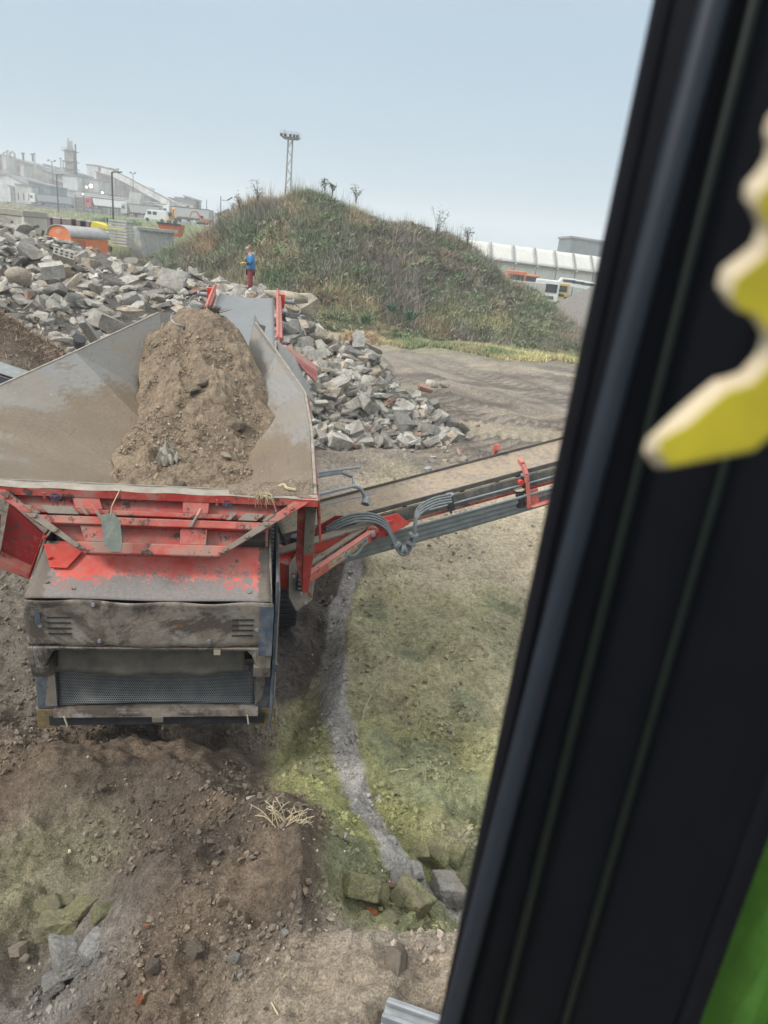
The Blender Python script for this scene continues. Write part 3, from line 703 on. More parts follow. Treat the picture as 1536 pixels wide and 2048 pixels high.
    # --- steel folding guard on the right
    b=MB().use('steel').tube(spline([(1.42,2.05,2.50),(1.75,2.35,2.47),(2.02,2.55,2.45)],3),.018,8).tube([(1.44,2.1,2.44),(1.78,2.4,2.42),(1.93,2.38,2.38),(1.92,2.18,2.33),(1.60,1.95,2.32),(1.44,1.8,2.33)],.022,8)
    b.tube(spline([(1.92,2.2,2.32),(2.02,2.25,2.27),(2.1,2.24,2.12)],4),.024,8).tube([(1.48,1.9,2.16),(2.25,2.55,2.12)],.008,6).cyl((2.08,2.2,2.10),(2.10,2.26,2.16),.05,12).cyl((1.48,1.88,2.16),(1.48,1.93,2.16),.022,8)
    gd=b.build('folding_guard',root); tag(gd,'grey tubular steel guard beside hopper corner')
    # --- belt conveyor leading away (seen beyond the hopper)
    bc=MB().use(painted('belt_rubber',(.17,.18,.185),.35,4,.6,updust=.25,fade=(.21,.22,.23),dustcol=(.22,.21,.195),chips=0))
    def bel(u,v):
        w0=-.16+1.10*u; tz=3.22+(3.80-3.22)*v; y=4.75+5.25*v
        if v>.965: tz-= (v-.965)**2*60
        return (w0+(.0 if v>0 else 0)+.02*(1-v),y,tz+.10*abs(u*2-1)**3*(1-v*.6)-.02)
    belt=bc.grid(bel,14,60).build('discharge_belt',root,0,True,.015); tag(belt,'wide grey rubber belt running up and away from hopper')
    for sx in (0,1):
        x=(-.25,1.02)[sx]; s_=(-1,1)[sx]
        b=MB().use('red_pale')
        b.plate([(x,6.2,3.20),(x,10.05,3.66),(x,10.15,3.98),(x,9.4,3.92),(x,6.2,3.50)][::1],.02)
        b.plate([(x-.035*s_,6.2,3.46),(x-.035*s_,10.1,3.93),(x+.06*s_,10.1,3.93),(x+.06*s_,6.2,3.46)],.012)
        for k in range(6): yy=6.6+k*.6; b.beam((x+.05*s_,yy,3.2+(yy-6.2)*.12),(x+.05*s_,yy+.10,3.46+(yy-6.2)*.12),.05,.03)
        b.use('red_clean').box(x+(.02 if sx else -.14),x+(.14 if sx else -.02),9.55,9.75,3.62,3.90)
        b.build('belt_side_frame',root,.004)
        b=MB().use('steel').cyl((x+.14*s_,9.62,3.76),(x+.34*s_,9.62,3.76),.045,12); b.cyl((x+.3*s_,9.62,3.76),(x+.33*s_,9.62,3.76),.07,12); b.build('belt_motor',root)
        b=MB().use('hose'); 
        for k in range(3): b.tube(spline([(x+.02*s_,8.7,3.66+.02*k),(x+.22*s_,8.9,3.60-.03*k),(x+.42*s_,9.2,3.58-.02*k),(x+.46*s_,9.5,3.66),(x+.34*s_,9.62,3.74)],5),.016,6)
        b.build('belt_hose',root)
    b=MB().use('red_clean').cyl((1.05,6.35,3.18),(1.24,6.35,3.18),.06,12).use('steel').cyl((1.05,6.7,3.32),(1.18,6.7,3.32),.035,10).use('white').box(1.10,1.24,6.1,6.2,2.93,3.02); b.build('belt_tensioner',root)
    # --- side conveyors
    def side_conv(sgn,full):
        def L(t): return Vector((sgn*(1.1+6.2*t),2.50+(.95*t if full else .9*t),1.58+1.66*t))   # centreline
        d=(L(1)-L(0)).normalized(); side=d.cross(Vector((0,0,1))).normalized()*sgn; up=side.cross(d)*sgn
        if up.z<0: up=-up
        if side.y>0: side=-side        # towards the rear of the machine
        hw=.37
        root2=None
        b=MB().use(painted('dusty_belt%d'%(sgn+1),(.15,.14,.13),.8,3,.9,updust=.85,fade=(.25,.21,.165),dustcol=(.32,.255,.185)))
        def bf(u,v):
            p=L(v)+side*(hw*(2*u-1))+up*(-.07*(1-(2*u-1)**2)+.10); return tuple(p)
        bl=b.grid(bf,12,80).build('side_belt',root,0,True,.012); tag(bl,'dusty %s side conveyor belt'%('right' if sgn>0 else 'left'))
        fr=MB().use('grey_rubber' if 0 else 'skirt')
        for s_ in (-1,1):
            a=L(0)+side*hw*s_;c=L(1)+side*hw*s_
            fr.beam(a+up*.10,c+up*.10,.02,.055,up=up)
        fr.build('belt_skirt',bl)
        fr=MB().use('darksteel')
        for s_ in (-1,1):
            a=L(0)+side*(hw+.01)*s_;c=L(1)+side*(hw+.01)*s_
            fr.use('convframe').beam(a-up*.03,c-up*.03,.04,.17,up=up)
            fr.use('red').beam(a-up*.13+side*.01*s_,c-up*.13+side*.01*s_,.045,.035,up=up)
        for k in range(9): fr.use('darksteel').beam(L(k/8.)-side*hw-up*.1,L(k/8.)+side*hw-up*.1,.04,.04)
        f=fr.build('side_frame',root,.004)
        if full:
            b=MB().use('steel').tube([L(.28)+side*.43-up*.04,L(.50)+side*.43-up*.04,L(.78)+side*.43-up*.04],.013,8); b.build('hydraulic_pipe',f)
        def sf(u,v):   # sagging return belt below the frame
            s0=hw*(1.10-.45*u); drop=-.16-.33*u*(1-.35*v)-.05*math.sin(v*math.pi)*u
            wv=.014*math.sin(u*24)
            p=L(.06+.92*v)+side*(s0+.08+wv)+up*drop; return tuple(p)
        b=MB().use('grey_rubber').grid(sf,30,60); rb=b.build('return_belt',root,0,True,.008); tag(rb,'grey ribbed return belt sagging below the side conveyor')
        return L,d,side,up,hw,f
    L,d,side,up,hw,f=side_conv(1,True)
    for t in (.02,.135,.325,.485):
        b=MB().use('darksteel').cyl(L(t)+side*(hw+.06)-up*.12,L(t)+side*(hw+.04)+up*.08,.045,14).use('steel').cyl(L(t)+side*(hw+.06)+up*.08,L(t)+side*(hw+.06)+up*.10,.055,14).cyl(L(t)+side*(hw+.06)+up*.10,L(t)+side*(hw+.06)+up*.104,.030,12)
        b.use('rust').beam(L(t)+side*(hw+.03)-up*.02,L(t)+side*(hw+.03)-up*.18,.05,.02); b.build('guide_roller',f)
    for t in (.33,):
        b=MB().use('steel').cyl(L(t)-side*(hw+.04)+up*.02,L(t)-side*(hw+.04)+up*.17,.05,14).build('guide_roller',f)
    for s_ in (-1,1):
        o=side*s_; t=.485
        b=MB().use('red_pale'); base=L(t)+o*(hw+.10)
        b.beam(base-up*.36,base+up*.10,.07,.05,up=d).beam(base+up*.10,base+up*.22-o*.07,.07,.05,up=d).beam(base+up*.22-o*.07,base+up*.25-o*.17,.075,.05,up=d)
        if s_>0:
            b.beam(base-up*.34+d*.02,base-up*.34+d*.42,.16,.02).beam(base-up*.34+d*.09,base-up*.12+d*.09,.02,.12)
        b.build('pink_bracket',f,.006)
        o_=f
    base=L(.472)+side*(hw+.05)
    b=MB().use('cream').cyl(base-up*.10,base-up*.085,.075,14).use('rubber').cyl(base-up*.34,base-up*.115,.055,16).use('darksteel').cyl(base-up*.28,base-up*.26,.06,16).use('red_clean').cyl(base+up*.02+side*.02,base+up*.02+side*.08,.035,10); b.build('belt_scraper_motor',f)
    # hinge box at the chassis
    b=MB().use('red_clean').hexa([(1.02,1.55,1.35),(1.22,1.45,1.28),(1.25,1.9,1.3),(1.02,2.0,1.35),(1.02,1.55,1.62),(1.20,1.47,1.60),(1.22,1.9,1.62),(1.02,2.0,1.65)])
    b.use('rust').plate([(1.18,1.42,1.64),(1.20,1.38,1.26),(1.28,1.24,1.16),(1.46,1.40,1.22),(1.50,1.60,1.44),(1.45,1.72,1.70),(1.30,1.62,1.74)],.03)
    b.use('darksteel').box(1.27,1.38,1.38,1.47,1.34,1.54); b.use('steel').bolt((1.37,1.28,1.24),(0,-1,.3),.028,.02).bolt((1.32,1.34,1.33),(0,-1,.3),.024,.02).bolt((1.23,1.37,1.52),(0,-1,.3),.02,.02)
    for k in range(3): b.box(1.285,1.365,1.35,1.375,1.37+.055*k,1.382+.055*k)
    b.build('hinge_bracket',root,.006)
    b=MB().use('red_clean').beam((1.06,1.72,1.58),(2.42,2.08,1.92),.11,.13).use('rust').beam((1.06,1.70,1.665),(2.30,2.05,1.975),.14,.03).beam((1.10,1.66,1.49),(2.1,1.98,1.75),.09,.05)
    b.use('red_clean').plate([(2.10,2.0,1.97),(2.02,1.95,1.78),(2.34,1.97,1.78),(2.62,2.04,1.93),(2.46,2.06,2.05)],.03)
    arm=b.build('lift_arm',root,.006); tag(arm,'upper folding arm, red paint scraped under dust')
    b=MB().use('steel').bolt((1.14,1.58,1.60),(0,-1,.4),.032,.025).use('blue').bolt((1.34,1.62,1.58),(0,-1,.4),.024,.006).build('arm_pin',arm)
    b=MB().use('red_pale').beam((1.375,1.36,1.50),(2.20,1.93,1.86),.06,.15,up=(0,-.35,1)).use('rust').beam((1.36,1.45,1.60),(2.12,1.99,1.92),.07,.03)
    b.use('red_dark').cyl((2.15,1.86,1.86),(2.15,1.96,1.86),.085,16).use('steel').bolt((2.15,1.84,1.86),(0,-1,.2),.036,.03)
    strut=b.build('telescopic_strut',root,.005); tag(strut,'red square strut carrying a strip of warning stickers')
    a=Vector((1.375,1.36,1.505));c=Vector((2.20,1.93,1.865));dd=(c-a).normalized();r=dd.cross(Vector((0,-.35,1))).normalized(); u=r.cross(dd).normalized()
    if r.y>0:r=-r
    b=MB(); o=r*.0325
    decal(b,a.lerp(c,.56)+o,dd,u,.60,.10,'cream')
    for t,kk in ((.32,'t'),(.42,'r'),(.52,'b2'),(.62,'t'),(.72,'r'),(.80,'b')):
        q=a.lerp(c,t)+r*.034
        if kk=='t':
            tri(b,q,dd,u,.050,'ink'); tri(b,q+r*.001,dd,u,.042,'yellow'); decal(b,q+r*.002,dd,u,.008,.022,'ink')
        elif kk=='r':
            decal(b,q+u*.012,dd,u,.075,.02,'red'); 
            for j in range(3): decal(b,q-u*(.008+.010*j),dd,u,.07-.01*j,.003,'ink')
        elif kk=='b2':
            for j in (-1,1): disc(b,q+u*.017*j+dd*.008*j,dd,u,.016,'blue')
        else:
            disc(b,q,dd,u,.034,'blue'); disc(b,q+r*.001,dd,u,.010,'cream')
    b.build('sticker_strip',strut)
    b=MB().use('hose')
    for k in range(4):
        o=Vector((0,.03*k-.03,.022*k-.03))
        b.tube(spline([Vector(p)+o for p in ((1.62,2.0,1.80),(1.85,1.96,1.97),(2.10,1.95,2.02),(2.30,1.93,1.95),(2.42,1.9,1.76),(2.52,1.88,1.63),(2.62,1.88,1.70),(2.66,1.92,1.90),(2.70,2.02,2.08),(2.9,2.15,2.17),(3.15,2.25,2.20))],5),.014,7)
    hs=b.build('hose_bundle',root); tag(hs,'looped bundle of dusty hydraulic hoses')
    b=MB().use('grey_rubber')
    for q,n_ in (((2.45,1.9,1.71),(.5,0,-1)),((2.52,1.9,1.65),(1,0,-.3)),((2.58,1.9,1.655),(1,0,.5)),((2.63,1.9,1.74),(.4,0,1)),((2.65,1.92,1.84),(.1,0,1))):
        q=Vector(q);n_=Vector(n_).normalized(); b.cyl(q-n_*.016,q+n_*.016,.062,12)
    b.build('hose_wrap',hs)
    b=MB().use('hose').tube(spline([(1.78,1.72,1.75),(1.84,1.68,1.66),(1.95,1.70,1.66),(2.06,1.80,1.78)],5),.02,8).build('arm_hose',arm)
    b=MB().use('red_dark').plate([(1.30,2.15,1.66),(1.72,2.1,1.98),(1.82,2.12,1.98),(1.52,2.15,1.66)],.02); b.build('cross_plate',arm)
    # left side conveyor
    def LL(t): return Vector((-1.1-4.6*t,7.0,1.75+1.3*t))
    b=MB().use('grey_rubber')
    b.grid(lambda u,v:tuple(LL(v)+Vector((0,(u-.5)*.66,.06*(2*u-1)**2))),10,30); q=b.build('side_belt',root,0,True,.012); tag(q,'grey left side conveyor belt')
    b=MB().use('navy').beam(LL(0)+Vector((0,-.36,-.05)),LL(1)+Vector((0,-.36,-.05)),.04,.16).use('red').beam(LL(0)+Vector((0,-.38,-.20)),LL(1)+Vector((0,-.38,-.20)),.05,.14).beam(LL(0)+Vector((0,.36,-.1)),LL(1)+Vector((0,.36,-.1)),.04,.2); b.build('side_frame',root,.004)
    return root
screener=build_screener()
# ------------------------------------------------------------------ soil in the hopper
def soil_material(name='loose_soil'):
    t=NT(name); cc=t.attr(); g=t.coord()
    a=t.noise(11,6,.72,g);b=t.noise(60,4,.75,g)
    cc=t.mix(1,cc,t.ramp(a,.3,.7,(.62,)*3+(1,),(1.45,)*3+(1,)),'MULTIPLY'); cc=t.mix(1,cc,t.ramp(b,.35,.65,(.65,)*3+(1,),(1.4,)*3+(1,)),'MULTIPLY')
    t.col(cc); t.b.inputs['Roughness'].default_value=.95; t.b.inputs['Specular IOR Level'].default_value=.1
    t.bump(t.math('ADD',a,t.math('MULTIPLY',b,.6)),1.0,.05); return t.m
M['soil']=soil_material()
Rt=[(1.30,.14,2.92),(1.33,1.6,3.12),(1.31,2.9,3.26),(.98,3.85,3.56),(.66,4.62,3.85),(.66,5.2,3.7)]
Rb=[(.38,.14,2.32),(.38,1.6,2.45),(.40,2.9,2.60),(.42,3.85,2.8),(.50,4.62,3.0),(.5,5.2,3.0)]
Lt=[(-1.36,.14,2.92),(-2.02,1.5,2.98),(-2.03,2.5,3.17),(-1.46,3.5,3.44),(-.62,4.62,3.87),(-.5,5.2,3.7)]
Lb=[(-.36,.14,2.32),(-.40,1.6,2.45),(-.42,2.9,2.60),(-.42,3.85,2.8),(-.40,4.62,3.0),(-.36,5.2,3.0)]
def onw(T,B,v,s):
    T=np.array(T);B=np.array(B)
    t=np.array([np.interp(v,T[:,1],T[:,k]) for k in range(3)]);b=np.array([np.interp(v,B[:,1],B[:,k]) for k in range(3)])
    return b+(t-b)*s
def hopper_soil(u,v):
    e_=float(fbm(np.array([v*1.7]),np.array([3.3]),3,66)[0]); e2_=float(fbm(np.array([v*2.1]),np.array([8.3]),3,67)[0])
    s1=np.interp(v,[.1,2,3,3.7,4.3,5.1],[.15,.18,.20,.36,.78,.6])+.10*e_; s2=np.interp(v,[.1,1,2,2.6,3.1,4,4.4,5.1],[.33,.34,.40,.66,.60,.66,.5,.3])+.16*e2_
    a=onw(Lt,Lb,v,s1);b=onw(Rt,Rb,v,s2)
    w=a[0]+(b[0]-a[0])*u; e=a[2]+(b[2]-a[2])*u
    zc=np.interp(v,[.1,.6,1.5,2.5,3.3,4.0,4.35,4.8,5.2],[2.50,2.56,2.72,3.02,3.50,3.92,3.97,3.5,3.1])
    q=np.clip(u,0,1)**np.interp(v,[1,4],[1,1.25]); k=np.sin(np.pi*q)**np.interp(v,[.5,2.5,4.2],[1.15,1.0,.62])
    z=e+(zc-e)*k
    return w,z
def build_hopper_soil():
    nu,nv=150,330; U=np.linspace(0,1,nu);Vv=np.linspace(.16,5.15,nv)
    P=np.zeros((nv,nu,3))
    for j,v in enumerate(Vv):
        for i,u in enumerate(U):
            w,z=hopper_soil(u,v); P[j,i]=(w,v,z)
    x,y=P[...,0].ravel(),P[...,1].ravel(); k=np.tile(np.minimum(1,np.minimum(U,1-U)*9),nv)
    n=fbm(x*3,y*3,5,61,.6); g=ridged(x*2.2+y*.7,y*1.3,4,62)
    z=P[...,2].ravel()+(.16*n+.15*(g-.5)+.05*np.maximum(0,vnoise(x*14,y*14,63)-.55)+.03*np.maximum(0,vnoise(x*30,y*30,64)-.6))*(.25+.75*k)
    # a groove down the left where the soil has slipped
    d=np.abs(x+.22+.12*np.sin(y*1.7)); z-=.09*np.exp(-(d/.07)**2)*ss(1.2,1.8,y)*(1-ss(3.8,4.2,y))
    c=np.tile(np.array([.285,.218,.155]),(len(x),1)); c=lerp(c,(.22,.17,.12),ss(-.1,.3,fbm(x*1.5,y*1.5,4,65))*.8); c=lerp(c,(.33,.26,.185),ss(.05,.35,n)*.6)
    idx=np.arange(nu*nv).reshape(nv,nu); Fc=np.stack([idx[:-1,:-1],idx[:-1,1:],idx[1:,1:],idx[1:,:-1]],-1).reshape(-1,4)
    me=mesh_np('soil_heap',np.stack([x,y,z],1),Fc,c,M['soil'],True)
    o=link('soil_heap',me); o.location=tuple(MO); o.rotation_euler=(0,0,MT)
    tag(o,'loose light brown soil heaped up inside the steel hopper','soil heap')
    return P
HS=build_hopper_soil()
def hs(u,v,dz=0):
    w,z=hopper_soil(u,v); return m2w(w,v,z+dz)
# ------------------------------------------------------------------ broken stone shapes
def hull(kind,r):
    bm=bmesh.new()
    dims={'slab':(1,.78,.2),'block':(1,.68,.52),'kerb':(1.35,.34,.28),'lump':(.95,.8,.62),'cobble':(.9,.75,.6),'brick':(1,.48,.3)}[kind]
    pts=[]
    if kind in('lump','cobble'):
        n=16 if kind=='lump' else 34
        for _ in range(n):
            v=Vector((r.gauss(0,1),r.gauss(0,1),r.gauss(0,1))).normalized(); q=(.42+.14*r.random()) if kind=='lump' else (.46+.035*r.random())
            pts.append(Vector((v.x*dims[0]*q,v.y*dims[1]*q,v.z*dims[2]*q)))
    else:
        j=.10 if kind in('block','slab') else .04
        for sx in(-1,1):
            for sy in(-1,1):
                cut=r.random()<(.55 if kind=='slab' else .3)
                for sz in(-1,1):
                    p=Vector((sx*dims[0]/2,sy*dims[1]/2,sz*dims[2]/2))
                    jit=lambda:Vector((r.uniform(-j,j),r.uniform(-j,j),r.uniform(-.03,.03)))
                    if cut:
                        pts.append(p+Vector((-sx*r.uniform(.15,.4)*dims[0],0,0))+jit()); pts.append(p+Vector((0,-sy*r.uniform(.15,.45)*dims[1],0))+jit())
                    else: pts.append(p+jit())
    for p in pts: bm.verts.new(p)
    bmesh.ops.convex_hull(bm,input=bm.verts[:]); 
    for v in [v for v in bm.verts if not v.link_faces]: bm.verts.remove(v)
    if kind!='cobble':
        bmesh.ops.triangulate(bm,faces=bm.faces[:])
        long=[e for e in bm.edges if e.calc_length()>.25]
        bmesh.ops.subdivide_edges(bm,edges=long,cuts=1,use_grid_fill=False); bmesh.ops.triangulate(bm,faces=bm.faces[:])
        for v in bm.verts: v.co+=Vector((r.gauss(0,1),r.gauss(0,1),r.gauss(0,1)))*.014
    else:
        bmesh.ops.triangulate(bm,faces=bm.faces[:])
    bmesh.ops.recalc_face_normals(bm,faces=bm.faces[:])
    bm.verts.ensure_lookup_table()
    V=np.array([v.co[:] for v in bm.verts]);Fc=np.array([[v.index for v in f.verts] for f in bm.faces]); bm.free()
    return V,Fc
def ico(sub,cache={}):
    if sub not in cache:
        bm=bmesh.new(); bmesh.ops.create_icosphere(bm,subdivisions=sub,radius=1); bm.verts.ensure_lookup_table()
        cache[sub]=(np.array([v.co[:] for v in bm.verts]),np.array([[v.index for v in f.verts] for f in bm.faces])); bm.free()
    return cache[sub]
def rock(kind,seed,sub=3,rough=1.):
    rs=np.random.default_rng(seed); D,Fc=ico(sub)
    dims=np.array({'slab':(1,.78,.2),'block':(1,.68,.52),'kerb':(1.35,.34,.28),'lump':(.95,.8,.62),'cobble':(.9,.75,.6),'brick':(1,.48,.3)}[kind])/2
    N=[];d=[]
    for ax in range(3):
        for s in(-1,1):
            n=np.zeros(3);n[ax]=s; n=n+rs.normal(0,.07 if kind!='lump' else .25,3); n/=np.linalg.norm(n); N.append(n); d.append(dims[ax]*rs.uniform(.88,1.05))
    for _ in range({'slab':3,'block':3,'kerb':2,'lump':9,'cobble':14,'brick':2}[kind]):
        n=rs.normal(0,1,3); 
        if kind in('slab','kerb','brick'): n[2]*=.15
        n/=np.linalg.norm(n); N.append(n); d.append(np.sqrt(((n*dims)**2).sum())*rs.uniform(.95,1.25))
    N=np.array(N);d=np.array(d)
    # cube-like start so that corners keep enough points
    q=D/np.abs(D).max(1)[:,None]*.45+D*.55; P=q*dims; L=np.linalg.norm(P,axis=1)[:,None]; U=P/L
    k=np.maximum(U@N.T,1e-4)/d; p=44 if kind!='cobble' else 12; r=1/((k**p).sum(1)**(1/p)); V=U*r[:,None]
    a=V[:,0]*3+V[:,2]*2.3+seed;b=V[:,1]*3-V[:,2]*1.9
    nz=fbm(a*1.4,b*1.4,5,seed%50,.6)*.05+(ridged(a*3.5,b*3.5,4,seed%40)-.5)*.05
    if sub>3: nz=nz+fbm(a*9,b*9,4,seed%30,.7)*.035
    return V*(1+(nz*rough*(1 if kind!='cobble' else .5)/np.maximum(r,.12)*.5)[:,None]),Fc
r_=random.Random(5)
SH={'clod':[]}
for _ in range(8):
    bm=bmesh.new()
    for q in range(11):
        v=Vector((r_.gauss(0,1),r_.gauss(0,1),r_.gauss(0,1))).normalized()*r_.uniform(.38,.55); bm.verts.new((v.x,v.y*.85,v.z*.7))
    bmesh.ops.convex_hull(bm,input=bm.verts[:]); bmesh.ops.triangulate(bm,faces=bm.faces[:])
    for v in [v for v in bm.verts if not v.link_faces]: bm.verts.remove(v)
    bm.verts.index_update(); bm.verts.ensure_lookup_table(); SH['clod'].append((np.array([v.co[:] for v in bm.verts]),np.array([[v.index for v in f.verts] for f in bm.faces]))); bm.free()
SH.update({k:[hull(k,r_) for _ in range(n)] for k,n in (('slab',10),('block',10),('kerb',5),('lump',12),('cobble',8),('brick',4))})
CC={'grey':(.42,.395,.355),'pale':(.56,.53,.47),'dark':(.25,.24,.22),'tan':(.45,.385,.30),'reddish':(.38,.24,.18)}
def rot_euler(rs,flat=.5):
    tilt=rs.normal(0,flat,2); return Euler((tilt[0],tilt[1],rs.uniform(0,6.283)))
def rubble_field(area,N,smin,smax,surf,seedv,power=2.0):
    rs=np.random.default_rng(seedv); out=[]
    x0,x1,y0,y1=area; n=0
    while n<N:
        k=2000; x=rs.uniform(x0,x1,k);y=rs.uniform(y0,y1,k); h=surf(x,y); z=G(x,y,False)
        ok=(h>z-.25)&(h>-.1)
        for i in np.nonzero(ok)[0]:
            s=smin*(smax/smin)**(rs.random()**power); out.append((x[i],y[i],z[i],s)); n+=1
            if n>=N: break
    return out
RUB=[]
for zone,args in (('left',((-25,-5,18.5,33.5),7600,.11,.80,lambda x,y:np.maximum(heapL(x,y),(.9-.9*np.maximum(0,19.8-y))*(x<-6.0)-2*(x>=-6.0)-3*(soilL(x,y)>.2)),1,1.9)),('belt',((-8.5,-1.6,19,26),2100,.10,.75,heapM,2,1.9)),('right',((-4.5,3,17.3,24),4300,.08,.62,lambda x,y:np.maximum(heapR(x,y),heapR2(x,y)),3,1.9))):
    for p in rubble_field(*args): RUB.append((zone,)+p)
rs=np.random.default_rng(11)
# loose stones around the foot of the right pile
for k in range(150):
    p=Pz(rs.uniform(625,960),rs.uniform(840,935),0); RUB.append(('foot',p[0],p[1],float(G(p[0],p[1],False)),.08+.22*rs.random()**3))
items=[]
for (zone,x,y,z,s) in RUB:
    kd=rs.choice(['slab','block','kerb','lump','cobble','brick'],p=[.46,.17,.08,.20,.05,.04] if zone!='foot' else [.1,.3,0,.35,.2,.05])
    if kd=='brick': s=min(s,.30)
    if kd=='kerb' and s>.7: s=.7
    cn=rs.choice(['grey','pale','dark','tan','reddish'],p=[.46,.17,.17,.17,.03])
    if kd=='brick': cn='reddish'
    e=rot_euler(rs,.45 if kd!='slab' else .38); lift=rs.uniform(-.10,.22)*s+(.05*s)
    if zone=='foot': lift=.12*s
    P=np.array([x,y,z+lift]); u,v,w=proj(P)
    vis=(0<u<1210)and(380<v<1000)
    if u<330: vis=vis and v<628+(320-u)*.46
    elif u<545: vis=vis and v<590
    items.append(dict(zone=zone,P=P,s=s,k=kd,c=cn,e=e,var=int(rs.integers(0,len(SH[kd]))),vis=vis,u=u,v=v,ps=s/w))
ITEMS=items
NEAR={'moss','soilstone','orange','bluegrey','white'}  # 'moss': stone colour with the green window reflection painted in
def mesh_for(kd,var,cn,cache={}):
    key=(kd,var,cn)
    if key not in cache:
        V,Fc=rock(kd,var*13+ord(kd[0]),5,1.6) if cn in NEAR else SH[kd][var]; c=np.tile(np.array(CC[cn]),(len(V),1)); j=np.random.default_rng(hash((kd,var))&255).uniform(.85,1.12,(len(V),1)); cache[key]=mesh_np({'slab':'concrete_slab','block':'concrete_block','kerb':'kerb_stone','lump':'concrete_lump','cobble':'boulder','brick':'brick'}[kd],V,Fc,c*j,M['stone'] if cn in NEAR else M['concrete'],cn in NEAR or kd=='cobble')
    return cache[key]
NM={'slab':('concrete_slab','flat slab of broken concrete','concrete slab'),'block':('concrete_block','squarish block of broken concrete','concrete block'),'kerb':('kerb_stone','long broken kerb stone','kerb stone'),'lump':('concrete_lump','jagged lump of broken concrete','concrete lump'),'cobble':('boulder','rounded boulder','boulder'),'brick':('brick','broken brick piece','brick')}
ZN={'left':'on the long rubble pile','belt':'in the rubble behind the belt end','right':'on the rubble pile right of the hopper','foot':'lying on mud before the right rubble pile'}
def place(kd,var,cn,P,s,e,label=None,cat=None,group=None,scale=(1,1,1)):
    o=bpy.data.objects.new(NM[kd][0],mesh_for(kd,var%len(SH[kd]),cn)); COL.objects.link(o)
    o.location=tuple(P); o.rotation_euler=e; o.scale=(s*scale[0],s*scale[1],s*scale[2])
    tag(o,label,cat or NM[kd][2],group); return o
vis=sorted([i for i in items if i['vis']],key=lambda i:-i['ps'])
keep=set()
for i in vis[:300]:
    keep.add(id(i)); z=i['zone']
    where=ZN[z]
    if z=='left': where=('near the crest of the long rubble pile' if i['v']<520 else 'midway down the long rubble pile' if i['v']<590 else 'low on the long rubble pile')
    if z=='right': where=('high on' if i['v']<740 else 'low on')+' the rubble pile right of the hopper'
    sz='big' if i['s']>.62 else 'medium' if i['s']>.4 else 'small'
    cw={'grey':'grey','pale':'pale grey','dark':'dark grey','tan':'tan dusty','reddish':'reddish'}[i['c']]
    place(i['k'],i['var'],i['c'],i['P'],i['s'],i['e'],f"{sz} {cw} {NM[i['k']][1].replace(' of broken concrete','').replace(' broken','')} {where}",None,'broken concrete in the rubble piles')
def merge(items,mat,name,label,kd_='stuff',smooth=False):
    VV=[];FF=[];CL=[];o=0
    rs=np.random.default_rng(3)
    for i in items:
        V,Fc=SH[i['k']][i['var']]; R=np.array(i['e'].to_matrix()); W=(V*i['s'])@R.T+i['P']
        VV.append(W);FF.append(Fc+o);o+=len(V); b=rs.uniform(.78,1.2); CL.append(np.tile(np.array(CC[i['c']] if isinstance(i['c'],str) else i['c'])*b,(len(V),1)))
    me=mesh_np(name,np.concatenate(VV),np.concatenate(FF),np.concatenate(CL),mat,smooth)
    return tag(link(name,me),label,kind=kd_)
merge([i for i in items if id(i) not in keep],M['concrete_mass'],'rubble','countless smaller pieces of broken grey concrete')
# notable pieces
def big(px,py,kd,var,cn,s,y,rot,label,cat=None,scale=(1,1,1)):
    p=Py(px,py,y); return place(kd,var,cn,p,s,Euler(rot),label,cat,None,scale)
big(64,504,'lump',3,'grey',1.25,27.0,(.2,.3,.4),'largest pinkish grey boulder on the long rubble pile','boulder',(1,.8,.85))
big(37,552,'cobble',2,'tan',1.05,24.5,(.3,.1,.8),'big rounded tan boulder below the largest boulder','boulder')
big(104,540,'block',4,'pale',.80,24.5,(.15,-.2,.5),'squared pale block, clean cut faces, left rubble slope')
big(345,562,'slab',2,'grey',.85,24.5,(1.0,.1,.1),'broad upright concrete slab left of the belt')
big(215,648,'block',6,'grey',.8,20.6,(.2,.4,.9),'heavy rough concrete block just above the hopper edge')
big(182,668,'kerb',1,'grey',.75,19.8,(.7,.9,1.1),'short thick concrete beam standing over the hopper edge')
big(262,622,'lump',5,'tan',.72,21.5,(.1,.1,.3),'long mossgrown lump of mortar above the hopper','concrete lump',(1.3,.7,.6))
big(572,592,'cobble',4,'tan',1.05,17.6,(0,.12,-.1),'oval smooth boulder resting beside the belt motor','boulder',(1.25,.8,.62))
big(606,612,'lump',1,'tan',1.1,18.6,(.2,.5,.2),'rough brown boulder just right of the oval one','boulder')
big(698,708,'slab',1,'pale',.78,22.8,(.9,.2,.5),'white flat slab near the top of right pile')
big(660,712,'kerb',0,'tan',1.05,22.3,(.2,-1.05,1.35),'long narrow kerb stone leaning upright on right pile')
big(735,697,'lump',7,'tan',1.15,24.2,(.2,.2,.9),'bulky tan boulder under the dry grass clump','boulder')
big(712,808,'kerb',3,'grey',.78,19.0,(.9,.1,1.35),'straight grey kerb stone standing on the right pile',None,(.8,1.1,1))
big(680,765,'slab',5,'pale',.68,20.6,(.8,.3,1.1),'flat light slab in the middle of right pile')
big(776,735,'slab',7,'tan',.62,22.6,(.8,.5,.9),'square tan slab tipped up at right pile crest')
big(690,812,'block',1,'tan',.62,19.4,(.3,.2,.4),'squared dusty block beside the straight kerb stone')
big(738,812,'block',2,'grey',.58,19.2,(.4,.6,.9),'grey block leaning right of the straight kerb')
big(864,768,'cobble',1,'pale',.55,23.3,(.2,.2,.2),'pale rounded boulder at the pile end on mud','boulder')
big(889,770,'lump',8,'tan',.42,23.6,(0,0,.3),'brown lump alone beside the pale boulder')
